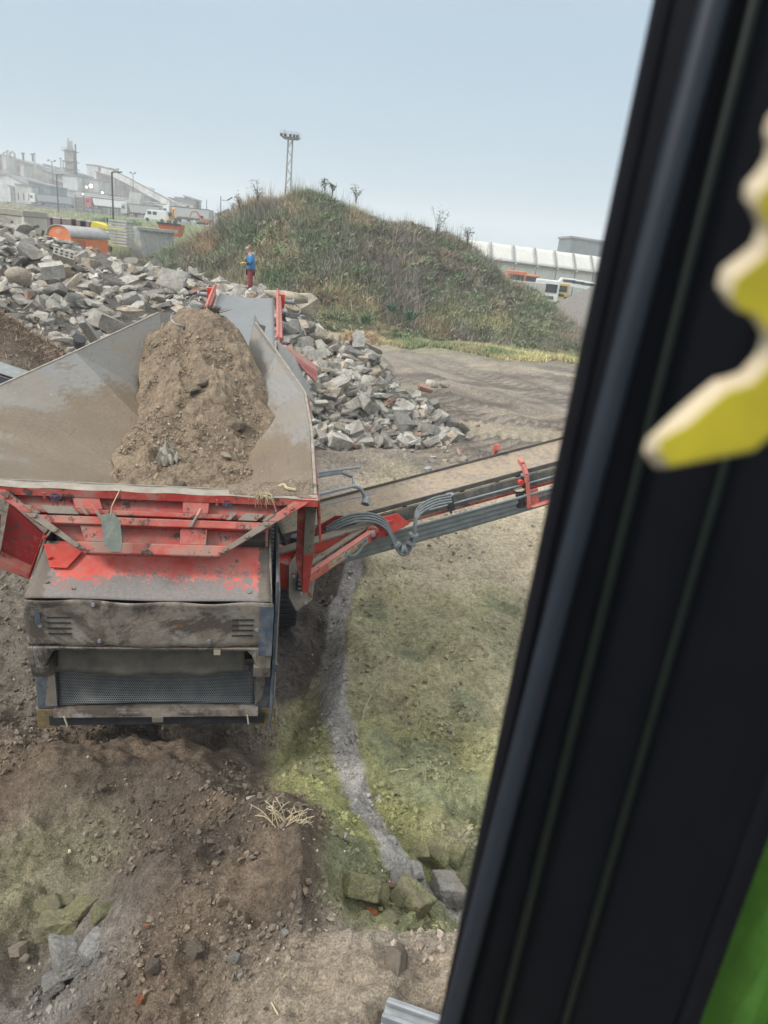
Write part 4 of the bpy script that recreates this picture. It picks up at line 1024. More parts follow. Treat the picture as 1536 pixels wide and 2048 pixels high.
big(850,776,'brick',1,'reddish',.5,23,(.4,.2,.5),'reddish masonry fragment next to the pale boulder')
big(900,848,'block',5,'dark',.5,20.4,(.1,.1,.6),'greenish grey block at the right foot of pile')
# hollow block with round holes
b=MB().use(plain('hollow_block_mat',(.34,.315,.26),.9,.3,6,.3)); o=Py(127,512,25.5); 
b.box(-.55,.55,-.28,.28,-.22,.22); b.use('ink')
for i in range(4):
    for j in (-1,1): b.cyl((-.39+.26*i,.11*j,.20),(-.39+.26*i,.11*j,.224),.085,12)
hb=b.build('hollow_block',None,.02); hb.location=tuple(o); hb.scale=(.62,)*3; hb.rotation_euler=(.75,.25,.45); tag(hb,'hollow concrete block with two rows of round holes','hollow block')
b=MB().use('darksteel').tube([(0,0,0),(0,0,.1),(0,0,.75)],[.28,.34,.42],12); bk=b.build('bucket',None); p=Py(157,694,20.2); bk.location=tuple(p); bk.scale=(.42,)*3; bk.rotation_euler=(.5,.3,.2); tag(bk,'black dented bucket lying at the foot of the rubble','bucket')
# ------------------------------------------------------------------ stones on soil
def stone_at(px,py,s,kd,var,cn,label,surf='g',rot=None,scale=(1,1,1),group=None,cat='stone',sink=.25):
    P=PG(px,py); rs=np.random.default_rng(int(px*7+py)); e=Euler(rot) if rot else Euler((rs.uniform(-.5,.5),rs.uniform(-.5,.5),rs.uniform(0,6)))
    o=place(kd,var,cn,P+np.array([0,0,s*sink]),s,e,label,cat,group,scale); o.name='stone'; return o
CC.update({'moss':(.30,.29,.155),'soilstone':(.22,.175,.135),'orange':(.50,.17,.07),'bluegrey':(.40,.385,.365),'white':(.60,.58,.53)})  # first tint: stone colour with the green window reflection painted in
for a in [(371,1508,.36,'lump',2,'soilstone','flat angular stone in the hollow below the machine'),(503,1610,.25,'lump',6,'pale','whitish speckled rock on the soil heap shoulder'),
 (862,1718,.34,'lump',9,'moss','upright split green stone in the stone cluster'),(905,1722,.42,'cobble',3,'moss','broad rounded mossy stone right of the split stone'),(838,1712,.30,'block',3,'moss','low mossy stone left of the split stone'),  # moss, mossy here and below: green window reflection painted into the stone colour
 (828,1748,.30,'cobble',5,'bluegrey','rounded blue grey stone at the runnel end'),(800,1760,.30,'slab',4,'bluegrey','flat grey stone at the runnel end'),  # runnel here and below: grey reflection stripe painted on the ground
 (722,1788,.42,'block',7,'moss','tall leaning moss green slab stone'),(760,1800,.26,'cobble',6,'moss','small round stone beside the leaning green slab'),(820,1812,.50,'lump',4,'moss','dark green boulder in the stone cluster centre'),
 (890,1790,.52,'block',8,'bluegrey','large grey rock partly behind the dark window pillar'),(742,1828,.10,'brick',0,'orange','orange brick fragment among mossy stones'),(781,1772,.06,'brick',1,'orange','tiny orange brick chip above the green boulder'),
 (775,1850,.26,'cobble',0,'moss','rounded olive stone below the orange fragment'),(825,1865,.34,'slab',8,'moss','flat olive stone on the platform edge'),(860,1868,.30,'block',9,'moss','blocky olive stone near the pillar'),
 (780,1690,.14,'cobble',2,'bluegrey','smooth grey stone lying in the runnel'),
 (735,1580,.11,'cobble',1,'bluegrey','pale grey pebble pair upper stone in the runnel'),(757,1602,.11,'cobble',4,'pale','round pale pebble right of the runnel'),
 (898,1463,.075,'lump',3,'white','white angular stone alone on the olive sand'),(820,1447,.07,'lump',1,'white','small white stone left of the angular white one'),
 (877,1535,.13,'cobble',3,'moss','round olive stone, the largest of a little trio'),(888,1548,.09,'cobble',5,'moss','small olive stone under the round one'),(640,1410,.07,'block',3,'tan','little tan stone by the corner of the machine'),
 (985,1495,.09,'cobble',2,'tan','tan pebble near the dark pillar'),
 (120,1865,.48,'block',2,'moss','large flat green stone at the lower left'),(100,1825,.36,'lump',5,'moss','angular green stone behind the flat green one'),(165,1830,.36,'lump',8,'moss','green stone right of the flat green one'),(210,1835,.32,'cobble',3,'moss','rounded green stone at the soil heap foot'),
 (135,1810,.13,'cobble',0,'moss','small green pebble above the green stones'),(150,1930,.46,'lump',9,'bluegrey','big grey rock at the lower left'),(190,1905,.36,'cobble',6,'bluegrey','round grey rock beside the big grey one'),(110,1975,.30,'block',6,'bluegrey','low grey rock near the picture bottom'),
 (40,1905,.20,'block',4,'tan','tan stone left of the green flat stone'),(50,1925,.17,'cobble',7,'tan','round tan stone under the other tan stone'),
 (390,1910,.20,'block',5,'soilstone','block of earth covered stone on the heap'),(305,1940,.11,'lump',1,'soilstone','brown stone beside the red fragments'),(285,2005,.10,'brick',2,'orange','long red brick splinter in the soil'),(330,1967,.05,'brick',3,'orange','small bright red brick chip'),
 (293,1855,.05,'brick',0,'orange','red chip on the middle of the soil heap'),(378,1755,.05,'brick',1,'orange','red chip beside a stone on the heap top'),(350,1768,.11,'block',6,'soilstone','brown stone next to a red chip'),
 (53,1820,.055,'brick',2,'orange','orange chip on the green patch at left'),
 (505,1505,.09,'cobble',1,'pale','pale rounded stone under the machine corner'),(515,1535,.10,'cobble',2,'soilstone','brown rounded stone beside the pale one'),(540,1478,.16,'cobble',5,'soilstone','dull stone at the edge of the olive sand'),(512,1560,.10,'cobble',4,'soilstone','lower brown stone of the group by the machine'),
 (330,1600,.26,'lump',10,'soilstone','pointed earth covered stone in the heap centre'),(205,1585,.10,'cobble',6,'soilstone','small crumbly stone left on the heap'),
 (570,1870,.06,'cobble',1,'white','white stone on the platform edge'),(480,1958,.05,'cobble',2,'white','white pebble on the dry crust'),(470,1920,.08,'lump',3,'bluegrey','grey chip stuck in the dry crust'),
 (785,1960,.62,'block',0,'soilstone','tall earth caked boulder standing at bottom centre'),(795,1905,.16,'cobble',3,'soilstone','small clod behind the earth caked boulder')]:
    px,py,s,kd,var,cn,lb=a; s=s*(.56 if s>.15 else .9)
    sc=(1,1,1);rot=None;sink=.2
    if 'tall' in lb and 'leaning' in lb: rot=(.9,.35,.3);sink=.2
    if 'upright split' in lb: rot=(.3,.9,.2);sink=.35
    if 'earth caked boulder standing' in lb: rot=(1.15,.0,1.45);sc=(.8,.5,.6);sink=.18
    stone_at(px,py,s,kd,var,cn,lb,rot=rot,scale=sc,sink=sink)
# stones in the hopper
for u,v,s,kd,var,cn,lb in [(.42,2.75,.17,'slab',2,'tan','flat brown stone on the upper hopper soil'),(.50,2.85,.13,'slab',3,'soilstone','second flat clod beside the flat brown stone'),(.84,2.25,.15,'lump',4,'soilstone','dark clod near the right hopper plate'),(.52,.85,.15,'cobble',2,'soilstone','round clod low in the hopper soil'),(.56,.70,.10,'block',3,'tan','small clod under the round one'),(.80,1.6,.12,'slab',4,'tan','long thin stone low on the right of the soil')]:
    o=place(kd,var,cn,hs(u,v,.08),s,Euler((.4,.2,u*9)),lb,'stone'); o.name='stone'
# pebbles scattered everywhere near
def pebbles():
    rs=np.random.default_rng(77); its=[]
    for k in range(5200):
        a=rs.random()
        if a<.5: P=PG(rs.uniform(-60,1120),rs.uniform(1130,2100),300,1.5,16)
        elif a<.8: x,y=rs.uniform(-6,5),rs.uniform(3,15); P=np.array([x,y,float(G(x,y,False))])
        else: x,y=rs.uniform(-11,-4.5),rs.uniform(12,19); P=np.array([x,y,float(G(x,y,False))])
        d=np.hypot(P[0],P[1]); s=(.010+.035*rs.random()**4)*(.6+d*.09)
        if a>=.8: s*=1.7
        tinted=P[0]>-.6 and P[1]<9.5; sandy=P[0]>-.5 and P[1]>8  # pebbles here also take the painted green reflection
        cn=rs.choice(['pale','tan','soilstone','moss' if tinted else 'soilstone','white','bluegrey'],p=[.06,.12,.52,.22,.03,.05])
        if sandy: cn=rs.choice(['pale','tan','tan','white'])
        if a>=.8: cn=rs.choice(['tan','reddish','grey','soilstone'])
        kd='cobble' if rs.random()<.5 else 'lump'
        its.append(dict(P=P+np.array([0,0,s*.15+.01]),s=s,k=kd,c=cn,e=rot_euler(rs,1),var=int(rs.integers(0,8))))
    for k in range(700):
        u,v=rs.uniform(.04,.96),rs.uniform(.25,4.3); s=.012+.04*rs.random()**4
        its.append(dict(P=hs(u,v,.02),s=s,k='lump',c=rs.choice(['tan','soilstone','pale'],p=[.45,.45,.1]),e=rot_euler(rs,1),var=int(rs.integers(0,8))))
    n=26000; a=rs.uniform(-.62,.42,n);y=3+13*rs.random(n)**1.2; k=int(n*.55); y[:k]=1.8+5.2*rs.random(k); x=a*(y*.9+1.2); zz=G(x,y); cc=ground_color(x,y,zz)
    dens=fbm(x*1.2,y*1.2,3,99)>.02
    for i in np.nonzero(dens)[0]:
        s=(.016+.07*rs.random()**5)*(.7+y[i]*.07); its.append(dict(P=np.array([x[i],y[i],zz[i]+s*.12]),s=s,k='clod',c=tuple(cc[i]*rs.uniform(.85,1.15)),e=rot_euler(rs,1),var=int(rs.integers(0,8))))
    for k in range(5000):
        u,v=rs.uniform(.03,.97),rs.uniform(.2,4.6); s=.016+.05*rs.random()**4
        its.append(dict(P=hs(u,v,.01),s=s,k='clod',c=(.33,.26,.19),e=rot_euler(rs,1),var=int(rs.integers(0,8))))
    merge(its,M['concrete_mass'],'pebbles','small pebbles and clods strewn over soil')
pebbles()
# ------------------------------------------------------------------ overgrown mound
HP=[(300,500),(380,478),(430,455),(470,425),(500,402),(530,402),(560,390),(608,371),(650,380),(700,408),(740,424),(790,440),(850,450),(900,466),(935,482),(960,508),(1000,540),(1060,575),(1100,600),(1140,640),(1180,690)]
HC=[Py(a,b,52) for a,b in HP]; HX=np.array([p[0] for p in HC]);HZ=np.array([max(p[2],.3) for p in HC])
def hill(x,y):
    cz=np.interp(x,HX,HZ,left=0.0,right=0.0)-.45
    yc=52+1.0*np.sin(x*.3); front=np.clip((yc-y)/10.2,0,1); back=np.clip((y-yc)/12,0,1)
    z=cz*np.where(y<yc,(1-ss(.0,1.0,front*.93)**.85),1-ss(0,1,back))
    gate=ss(-33,-25,x)
    z=z*gate+.55*fbm(x*.28,y*.28,4,71)*np.clip(z/2,0,1)+.18*fbm(x*1.1,y*1.1,3,72)*np.clip(z,0,1)
    return z-.12
def build_hill():
    xs=np.linspace(-36,22,330);ys=np.linspace(40,66,170); X,Y=np.meshgrid(xs,ys); x=X.ravel();y=Y.ravel();z=hill(x,y)
    c=np.tile(np.array([.13,.115,.085]),(len(x),1)); c=lerp(c,(.09,.105,.055),ss(-.1,.3,fbm(x*.3,y*.3,4,73)))
    idx=np.arange(len(x)).reshape(X.shape); Fc=np.stack([idx[:-1,:-1],idx[:-1,1:],idx[1:,1:],idx[1:,:-1]],-1).reshape(-1,4)
    me=mesh_np('hill',np.stack([x,y,z],1),Fc,c,M['soil'],True); tag(link('hill',me),kind='structure')
build_hill()
def blades(P,hgt,col,nb,spread,width,lean,rs,jit=.18,droop=0):
    """many thin upright leaves or stalks around each point"""
    N=len(P); n=N*nb
    col=np.minimum(np.asarray(col)*2.0+.02,.65); b=np.repeat(P,nb,0); h=np.repeat(hgt,nb)*rs.uniform(.45,1.1,n); c=np.repeat(col,nb,0)*rs.uniform(1-jit*1.6,1+jit*1.6,(n,1))
    a=rs.uniform(0,2*np.pi,n); r=np.repeat(spread,nb)*np.sqrt(rs.random(n)) if hasattr(spread,'__len__') else spread*np.sqrt(rs.random(n))
    base=b+np.stack([np.cos(a)*r,np.sin(a)*r,np.zeros(n)],1)
    la=rs.uniform(0,2*np.pi,n); ll=np.abs(rs.normal(0,lean,n))
    tip=base+np.stack([np.cos(la)*ll*h,np.sin(la)*ll*h,h],1)
    wa=rs.uniform(0,2*np.pi,n); w=(np.repeat(width,nb) if hasattr(width,'__len__') else width)*rs.uniform(.6,1.3,n)
    o=np.stack([np.cos(wa)*w,np.sin(wa)*w,np.zeros(n)],1)
    mid=base*.45+tip*.55; mid[:,2]+=droop*h
    V=np.empty((n,5,3)); V[:,0]=base-o;V[:,1]=base+o;V[:,2]=mid+o*.8;V[:,3]=mid-o*.8;V[:,4]=tip
    base_i=np.arange(n)[:,None]*5
    F3=np.concatenate([base_i+np.array([[0,1,2]]),base_i+np.array([[0,2,3]]),base_i+np.array([[3,2,4]])])
    return V.reshape(-1,3),F3,np.repeat(c,5,0)
def add_veg(name,parts,label,kind='stuff',parent=None):
    VV=[];FF=[];CL=[];o=0
    for V,Fc,c in parts: VV.append(V);FF.append(Fc+o);CL.append(c);o+=len(V)
    me=mesh_np(name,np.concatenate(VV),np.concatenate(FF),np.concatenate(CL),M['veg'])
    return tag(link(name,me,parent),label,kind=kind)
def hill_veg():
    rs=np.random.default_rng(21); parts=[]
    n=26000; x=rs.uniform(-31,18,n);y=rs.uniform(40.5,55,n);z=hill(x,y); k=z>.02; x,y,z=x[k],y[k],z[k]
    P=np.stack([x,y,z-.05],1)
    a=fbm(x*.25,y*.25,4,81);b=fbm(x*.55,y*.55,4,82);d=fbm(x*1.4,y*1.4,3,83)
    c=np.tile(np.array([.205,.170,.125]),(len(x),1))                 # dry stems
    c=lerp(c,(.185,.150,.135),ss(.0,.3,a)*.9)                         # purple grey weeds
    g=ss(.02,.22,b+.25*a*-1-.0)                                       # green herbs
    c=lerp(c,(.13,.145,.080),g*.75)
    c=lerp(c,(.36,.27,.16),ss(.22,.34,fbm(x*.5+9,y*.5,3,84))*.8)     # straw
    pu,pv,_=zip(*[proj(p) for p in P]); pu=np.array(pu);pv=np.array(pv)
    def patch(u,v,ru,rv): return np.exp(-(((pu-u)/ru)**2+((pv-v)/rv)**2)**1.5)
    for (u,v,ru,rv,cc,s) in ((500,478,55,28,(.085,.135,.055),.9),(640,480,60,45,(.10,.15,.07),.75),(800,420,50,20,(.12,.16,.07),.6),(620,400,50,22,(.13,.17,.07),.7),(545,560,28,28,(.14,.25,.07),.9),(320,505,45,18,(.12,.18,.07),.8),
        (410,500,40,30,(.33,.20,.10),.8),(565,515,40,22,(.34,.245,.15),.75),(690,640,60,20,(.15,.20,.08),.7),(900,640,60,25,(.23,.25,.09),.8),(960,610,40,30,(.19,.19,.13),.6),(1070,620,40,30,(.14,.19,.09),.7),(860,560,120,45,(.17,.14,.125),.6),(980,655,60,18,(.26,.26,.11),.7),
        (470,560,60,25,(.19,.175,.11),.7),(600,540,60,30,(.15,.16,.10),.5)):
        c=lerp(c,cc,patch(u,v,ru,rv)*s*np.clip(.9+d,0,1))
    c=(c*.66+np.array([.15,.15,.125])*.34)*.86; c=c*(1+.45*fbm(x*2.3,y*2.3,2,85))[:,None]
    h=.38+.55*np.clip(.5+a+.6*d,0,1.3); h=h*np.where(y<43.5,.6,1)
    parts.append(blades(P,h*.9,c,9,.34,.020,.85,rs,.26))
    q=rs.choice(len(P),900); B=[];BC=[]
    for i in q:
        rr=rs.uniform(.25,.6); a_=rs.normal(0,1,(26,3)); a_/=np.linalg.norm(a_,axis=1)[:,None]; a_[:,2]=np.abs(a_[:,2]); B.append(P[i]+a_*rr*np.array([1.2,1,1])); t_=rs.random()
        BC.append(np.tile((c[i]*(.62+.5*t_) if t_<.6 else np.array([.075,.10,.05])*(.8+.8*t_)),(26,1)))
    B=np.concatenate(B);BC=np.concatenate(BC); parts.append(blades(B,np.full(len(B),.20),BC,3,.10,.035,1.6,rs))
    m=rs.random(len(P))<.16                                        # taller bare stalks
    parts.append(blades(P[m],h[m]*1.55+.2,c[m]*.85,5,.35,.010,.18,rs))
    m=rs.random(len(P))<.45                                        # low leaf clumps
    parts.append(blades(P[m],h[m]*.5,lerp(c[m],(.13,.17,.075),np.full(m.sum(),.5)),9,.25,.05,.9,rs))
    # verge at the foot of the mound
    n=9000; u=rs.uniform(590,1215,n); y=rs.uniform(38.5,43.5,n); X=np.array([Py(a,700,b)[0] for a,b in zip(u,y)]); e=39.6+2.2*fbm(X*.45,X*0+3,4,86)-np.clip((X-2)*.06,0,1)
    k=y>e; X=X[k];y=y[k]; Q=np.stack([X,y,np.maximum(G(X,y),hill(X,y))],1)
    cc=np.tile(np.array([.20,.185,.105]),(len(X),1)); cc=lerp(cc,(.125,.15,.075),ss(-.05,.2,fbm(X*.5,y*.5,3,87))); cc=lerp(cc,(.30,.27,.14),ss(.0,.3,fbm(X*.3+4,y*.6,3,88))*.9)
    parts.append(blades(Q,np.full(len(Q),.26)+.25*np.clip(fbm(X*.6,y*.6,3,89),0,1),cc,8,.25,.022,.6,rs))
    add_veg('undergrowth',parts,'dry brown weeds, grass and low green herbs covering mound')
hill_veg()
def plant(name,px,py,y,h,kind,label,cat,group=None,col=(.09,.13,.055),z=None):
    p=Py(px,py,y); 
    root=empty(name,tuple(p)); tag(root,label,cat,group); rs=np.random.default_rng(int(px))
    if kind=='sapling':
        b=MB().use(plain('twig_bark',(.12,.095,.07),.9,.3,9,.2) if 'twig' not in M else M['twig'])
        leaves=[]
        for k in range(9):
            a=rs.uniform(0,6.28);l=rs.uniform(.2,1.0)*h*.55; hh=h*rs.uniform(.35,1)
            pts=spline([(0,0,-.2),(math.cos(a)*l*.3,math.sin(a)*l*.3,hh*.5),(math.cos(a)*l,math.sin(a)*l,hh)],4); b.tube(pts,[.014*(1-i/len(pts))+.004 for i in range(len(pts))],5)
            for q in pts[5:]:
                for _ in range(2): leaves.append(np.array(q)+rs.normal(0,.07*h,3))
        b.build('stem',root)
        V,Fc,c=blades(np.array(leaves),np.full(len(leaves),.08),np.tile(np.array(col)*.6,(len(leaves),1)),3,.07,.022,1.6,rs); add_veg('foliage',[(V,Fc,c)],None,None,root)
    else:
        N=26; V,Fc,c=blades(np.zeros((N,3)),np.full(N,h),np.tile(np.array(col),(N,1)),6,h*.4,.09*h,.8,rs,droop=.15); add_veg('foliage',[(V,Fc,c)],None,None,root)
        MB().use('rust').cyl((0,0,-.2),(0,0,h*.4),.02,6).build('stem',root)
for i,(px,py,y,h,kind,lb,cat,col) in enumerate([(872,470,51,1.6,'sapling','leafy sapling standing highest on the right slope of the mound','sapling',(.10,.11,.06)),
    (650,382,51.5,.75,'sapling','broad dark leaved bush on the very top of the mound','bush',(.06,.10,.05)),(665,386,51.3,.6,'sapling','smaller dark bush right beside the summit bush','bush',(.06,.10,.05)),
    (712,402,51.3,1.0,'sapling','single thin weed stalk sticking up right of the summit','weed',(.16,.15,.09)),(515,402,51.5,1.3,'sapling','bare twiggy shrub on the left shoulder of the mound','shrub',(.22,.18,.14)),
    (480,424,51.5,1.2,'sapling','pale twiggy shrub lowest on the left shoulder','shrub',(.24,.20,.16)),(935,486,51,1.1,'sapling','dark seed stalks at the right end of the mound crest','weed',(.13,.11,.09)),
    (820,640,41.3,.55,'leafy','round blue green leafy plant at the mound foot','plant',(.05,.085,.05)),(732,647,40.8,.5,'leafy','low green leafy plant left of the round one','plant',(.06,.095,.045)),(784,622,43,.4,'leafy','small bluish plant above the two leafy plants','plant',(.05,.085,.055))]):
    plant('weed_plant' if cat in('weed','plant') else cat,px,py,y,h,kind,lb,cat,None,col)
def dry_clump(px,py,y,r,label):
    rs=np.random.default_rng(5); p=Py(px,py,y); N=240; a=rs.normal(0,1,(N,3)); a/=np.linalg.norm(a,axis=1)[:,None]; a[:,2]=np.abs(a[:,2])
    V,Fc,c=blades(a*r*np.array([1,1,.6]),np.full(N,.22),np.tile(np.array([.25,.19,.12]),(N,1)),8,.12,.012,1.8,rs); V2,F2=SH['lump'][4]
    me=mesh_np('grass_clump',V,Fc,c,M['veg']); o=link('grass_clump',me); o.location=tuple(p); tag(o,label,'grass clump')
    k=link('root_ball',mesh_np('root_ball',V2*r*1.9*np.array([1,1,.7]),F2,np.tile(np.array([.15,.115,.08]),(len(V2),1)),M['soil']),o)
dry_clump(722,690,24.6,.55,'dry straw clump with earth on top of the right rubble pile')
dry_clump(640,770,20.8,.22,'small straw tuft lying among the right pile slabs')
# thatch of roots on the left soil heap
def roots_left():
    rs=np.random.default_rng(31); n=2600; x=rs.normal(-8.7,1.5,n);y=rs.normal(14.4,1.2,n); k=soilL(x,y)>.6; x=x[k];y=y[k]
    P=np.stack([x,y,G(x,y,False)],1); c=np.tile(np.array([.15,.11,.075]),(len(x),1))*rs.uniform(.6,1.7,(len(x),1))
    add_veg('grass_roots',[blades(P,np.full(len(x),.10),c,7,.16,.006,1.5,rs)],'matted dead grass roots over the brown soil heap')
roots_left()
# ------------------------------------------------------------------ grassy bank and far ground on the left
def bankz(x,y): return np.interp(y,[78,84,200,250,1200],[.2,2.6,4.9,5.7,6.0])+.3*fbm(x*.03,y*.03,3,91)-ss(-14,20,x)*(1.8+np.interp(y,[78,270],[0,5]))
def build_bank():
    ys=np.concatenate([np.linspace(76,300,110),np.linspace(305,1500,30)]); t=np.linspace(-1,.35,150); X=t[None,:]*ys[:,None]; Y=np.repeat(ys[:,None],len(t),1); x=X.ravel();y=Y.ravel(); z=bankz(x,y)
    c=np.tile(np.array([.155,.160,.085]),(len(x),1)); c=lerp(c,(.22,.19,.12),ss(-.1,.25,fbm(x*.03,y*.05,4,92))); c=lerp(c,(.25,.24,.22),ss(232,246,y))
    idx=np.arange(len(x)).reshape(X.shape); Fc=np.stack([idx[:-1,:-1],idx[:-1,1:],idx[1:,1:],idx[1:,:-1]],-1).reshape(-1,4)
    tag(link('grass_bank',mesh_np('grass_bank',np.stack([x,y,z],1),Fc,c,M['soil'],True)),kind='structure')
    rs=np.random.default_rng(33); n=15000; y=80+150*rs.random(n)**1.3; x=rs.uniform(-.62,-.05,n)*y; P=np.stack([x,y,bankz(x,y)],1)
    c=np.tile(np.array([.175,.180,.095]),(n,1)); f=fbm(x*.05,y*.05,4,93); c=lerp(c,(.27,.225,.15),ss(-.05,.25,f)); c=lerp(c,(.14,.18,.075),ss(.05,.3,fbm(x*.08+5,y*.04,3,94)))
    pu=768+F*(x/y); c=lerp(c,(.24,.185,.14),np.clip(1-np.abs(y-150)/90,0,1)*ss(-.42,-.5,x/y)*.9)
    s=y/100
    add_veg('grass',[blades(P,.45*np.clip(s,.8,1.8)*np.ones(n),c,7,.8*s,.05*s,.5,rs)],'rough green and straw coloured grass on the bank')
    n=1600; u=rs.uniform(235,440,n); yy=rs.uniform(62,76,n); x=np.array([Py(a,470,b)[0] for a,b in zip(u,yy)]); P=np.stack([x,yy,G(x,yy,False)],1)
    c=np.tile(np.array([.145,.115,.085]),(n,1)); c=lerp(c,(.10,.13,.06),ss(0,.2,fbm(x*.3,yy*.3,3,95)))
    add_veg('brushwood',[blades(P,1.5+.8*rs.random(n),c,12,.9,.022,.35,rs)],'bare twiggy brush growing below the slab stacks')
build_bank()
# ------------------------------------------------------------------ works and yards in the distance
def facade(name,c,sx=4,sz=3,dark=.5,var=.3):
    t=NT(name); co=t.coord(); br=t.add('ShaderNodeTexBrick',inp={'Vector':t.add('ShaderNodeMapping',inp={'Vector':co,'Rotation':(rad(90),0,0)}).outputs[0],'Scale':1.0,'Brick Width':sx,'Row Height':sz,'Mortar Size':.12,'Color1':tuple(c)+(1,),'Color2':tuple(v*.82 for v in c)+(1,),'Mortar':tuple(v*dark for v in c)+(1,)})
    n=t.noise(.25,6,.7); st=t.add('ShaderNodeMapping',inp={'Vector':co,'Scale':(1,1,.12)}); n2=t.noise(.9,5,.7,st.outputs[0])
    x=t.mix(1,br.outputs[0],t.ramp(n,.3,.7,(1-var,)*3+(1,),(1+var,)*3+(1,)),'MULTIPLY'); x=t.mix(1,x,t.ramp(n2,.3,.7,(.8,)*3+(1,),(1.15,)*3+(1,)),'MULTIPLY')
    t.col(x); t.b.inputs['Roughness'].default_value=.9; return t.m
FAC={'conc':facade('stained_concrete',(.30,.27,.23)),'brickd':facade('brown_brick_works',(.25,.19,.165),2,1),'pale':facade('pale_panels',(.50,.48,.45),5,4,.8),'red':facade('red_cladding',(.36,.10,.09),2,6,.8),'brick':facade('red_brick',(.27,.165,.14),3,1.5,.8),'slate':facade('slate_cladding',(.17,.20,.21),3,8,.8),'white':facade('white_panels',(.62,.62,.60),6,8,.8)}
M['glassdark']=plain('dark_glass',(.03,.035,.04),.15,.2,3,0,spec=.6)
M['roofgrey']=plain('grey_roof',(.22,.22,.22),.9,.25,1,0)
M['pipe']=plain('galvanised_pipe',(.36,.35,.34),.6,.25,2,0)
def at(u,v,y): return Py(u,v,y)
def bld(name,label,u0,u1,vt,y,dep,fac,zb=6.5,cat='factory building',roof='flat',wins=0,slope=0,roofm='roofgrey',group=None,extra=None):
    um=(u0+u1)/2; a=at(u0,vt,y);c=at(u1,vt,y); x0,x1=a[0],c[0]; zt=at(um,vt,y)[2]
    root=empty(name,((x0+x1)/2,y,zb)); tag(root,label,cat,group); w=(x1-x0)/2;h=zt-zb
    b=MB().use(FAC[fac]); 
    if roof=='gable': 
        e=h*.72; b.box(-w,w,0,dep,0,e); b.plate([(-w,-.0,e),(w,0,e),(0,0,h)],.3); b.build('wall',root)
        r=MB().use(M[roofm]); r.plate([(-w-.4,-.4,e-.1),(0,-.4,h+.1),(0,dep,h+.1),(-w-.4,dep,e-.1)],-.25).plate([(0,-.4,h+.1),(w+.4,-.4,e-.1),(w+.4,dep,e-.1),(0,dep,h+.1)],-.25); r.build('roof',root)
    elif roof=='shed':
        b.hexa([(-w,0,0),(w,0,0),(w,dep,0),(-w,dep,0),(-w,0,h+slope),(w,0,h-slope),(w,dep,h-slope),(-w,dep,h+slope)]); b.build('wall',root)
        MB().use(M[roofm]).hexa([(-w-.5,-.5,h+slope+.05),(w+.5,-.5,h-slope+.05),(w+.5,dep,h-slope+.05),(-w-.5,dep,h+slope+.05),(-w-.5,-.5,h+slope+.6),(w+.5,-.5,h-slope+.6),(w+.5,dep,h-slope+.6),(-w-.5,dep,h+slope+.6)]).build('roof',root)
    else:
        b.box(-w,w,0,dep,0,h); b.build('wall',root); MB().use(M[roofm]).box(-w-.3,w+.3,-.3,dep,h+.02,h+.5).build('roof',root)
    if wins:
        nx,nz,wz0,wz1,ww=wins
        for i in range(nx):
            for j in range(nz):
                cx=-w+(i+.5)*2*w/nx; z0=h*(wz0+(wz1-wz0)*j/nz); z1=z0+h*(wz1-wz0)/nz*.62
                MB().use('glassdark').box(cx-w/nx*ww,cx+w/nx*ww,-.08,.05,z0,z1).build('window',root)
    if extra: extra(root,w,h,dep)
    return root
def roofpipes(root,w,h,dep):
    for x,hh,r in ((-w*.35,3,1.0),(-w*.1,3.6,1.2),(-w*.6,2.2,.9)):
        MB().use('pipe').tube(spline([(x,1,h),(x,1,h+hh*.7),(x+r,1,h+hh),(x+2*r,1,h+hh*.7),(x+2*r,1,h)],4),r*.5,8).build('roof_pipe',root)
    for x in (w*.35,w*.7): MB().use('darksteel').cyl((x,2,h),(x,2,h+3),.5,8).cyl((x,2,h+3),(x,2,h+3.6),1.0,8).build('roof_vent',root)
def roofvents(root,w,h,dep):
    for x in (-w*.3,w*.2,w*.6): MB().use('pipe').box(x-.8,x+.8,1,3,h,h+1.8).build('roof_vent',root)
bld('factory_hall','tall brown grey processing hall with arched roof pipes, far left',-30,78,318,400,40,'brickd',roof='shed',slope=2.2,wins=(9,3,.35,.95,.30),extra=roofpipes)
bld('factory_hall','lower concrete annex with dark upright windows below the piped hall',-10,48,352,385,20,'conc',wins=(8,1,.55,1.0,.32))
bld('factory_hall','long stepped grey hall between the piped hall and tower',50,140,338,390,35,'conc',roof='shed',slope=2.0,wins=(5,1,.15,.35,.2),extra=roofvents)
bld('factory_hall','long flat grey hall running behind the tower',90,215,347,410,30,'conc',roof='shed',slope=2.6,wins=(12,1,.8,1.0,.4))
bld('gabled_shed','white gabled shed at the left picture edge',-25,50,349,300,24,'white',7.2,'shed',roof='gable')
bld('factory_shed','small pale building with a door beside the gabled shed',30,62,371,292,10,'pale',7.2,'shed',wins=(3,1,.2,.8,.2))
bld('factory_shed','slate grey clad shed right of the gabled shed',57,100,368,298,14,'slate',7.2,'shed',roof='shed',slope=.6)
bld('factory_block','plain white upright block at the foot of the tower',125,154,352,330,14,'white',7.2,'factory building')
bld('factory_block','broad white panelled block with lit lamps',160,196,359,335,14,'pale',7.2,'factory building')
bld('factory_block','white rooftop box left of the red cladding',173,196,331,395,10,'white',20,'factory building')
bld('factory_block','dark red clad rooftop housing beside the white box',196,219,336,392,12,'red',20,'factory building')
bld('factory_hall','big red brick hall under the inclined gallery',193,253,356,380,40,'brickd',7,'factory building',wins=(7,3,.2,.9,.10),roof='shed',slope=2.0)
bld('long_shed','low grey shed with small windows left of centre, behind pipe rack',120,215,385,325,10,'pale',7,'shed',wins=(11,1,.35,.8,.22))
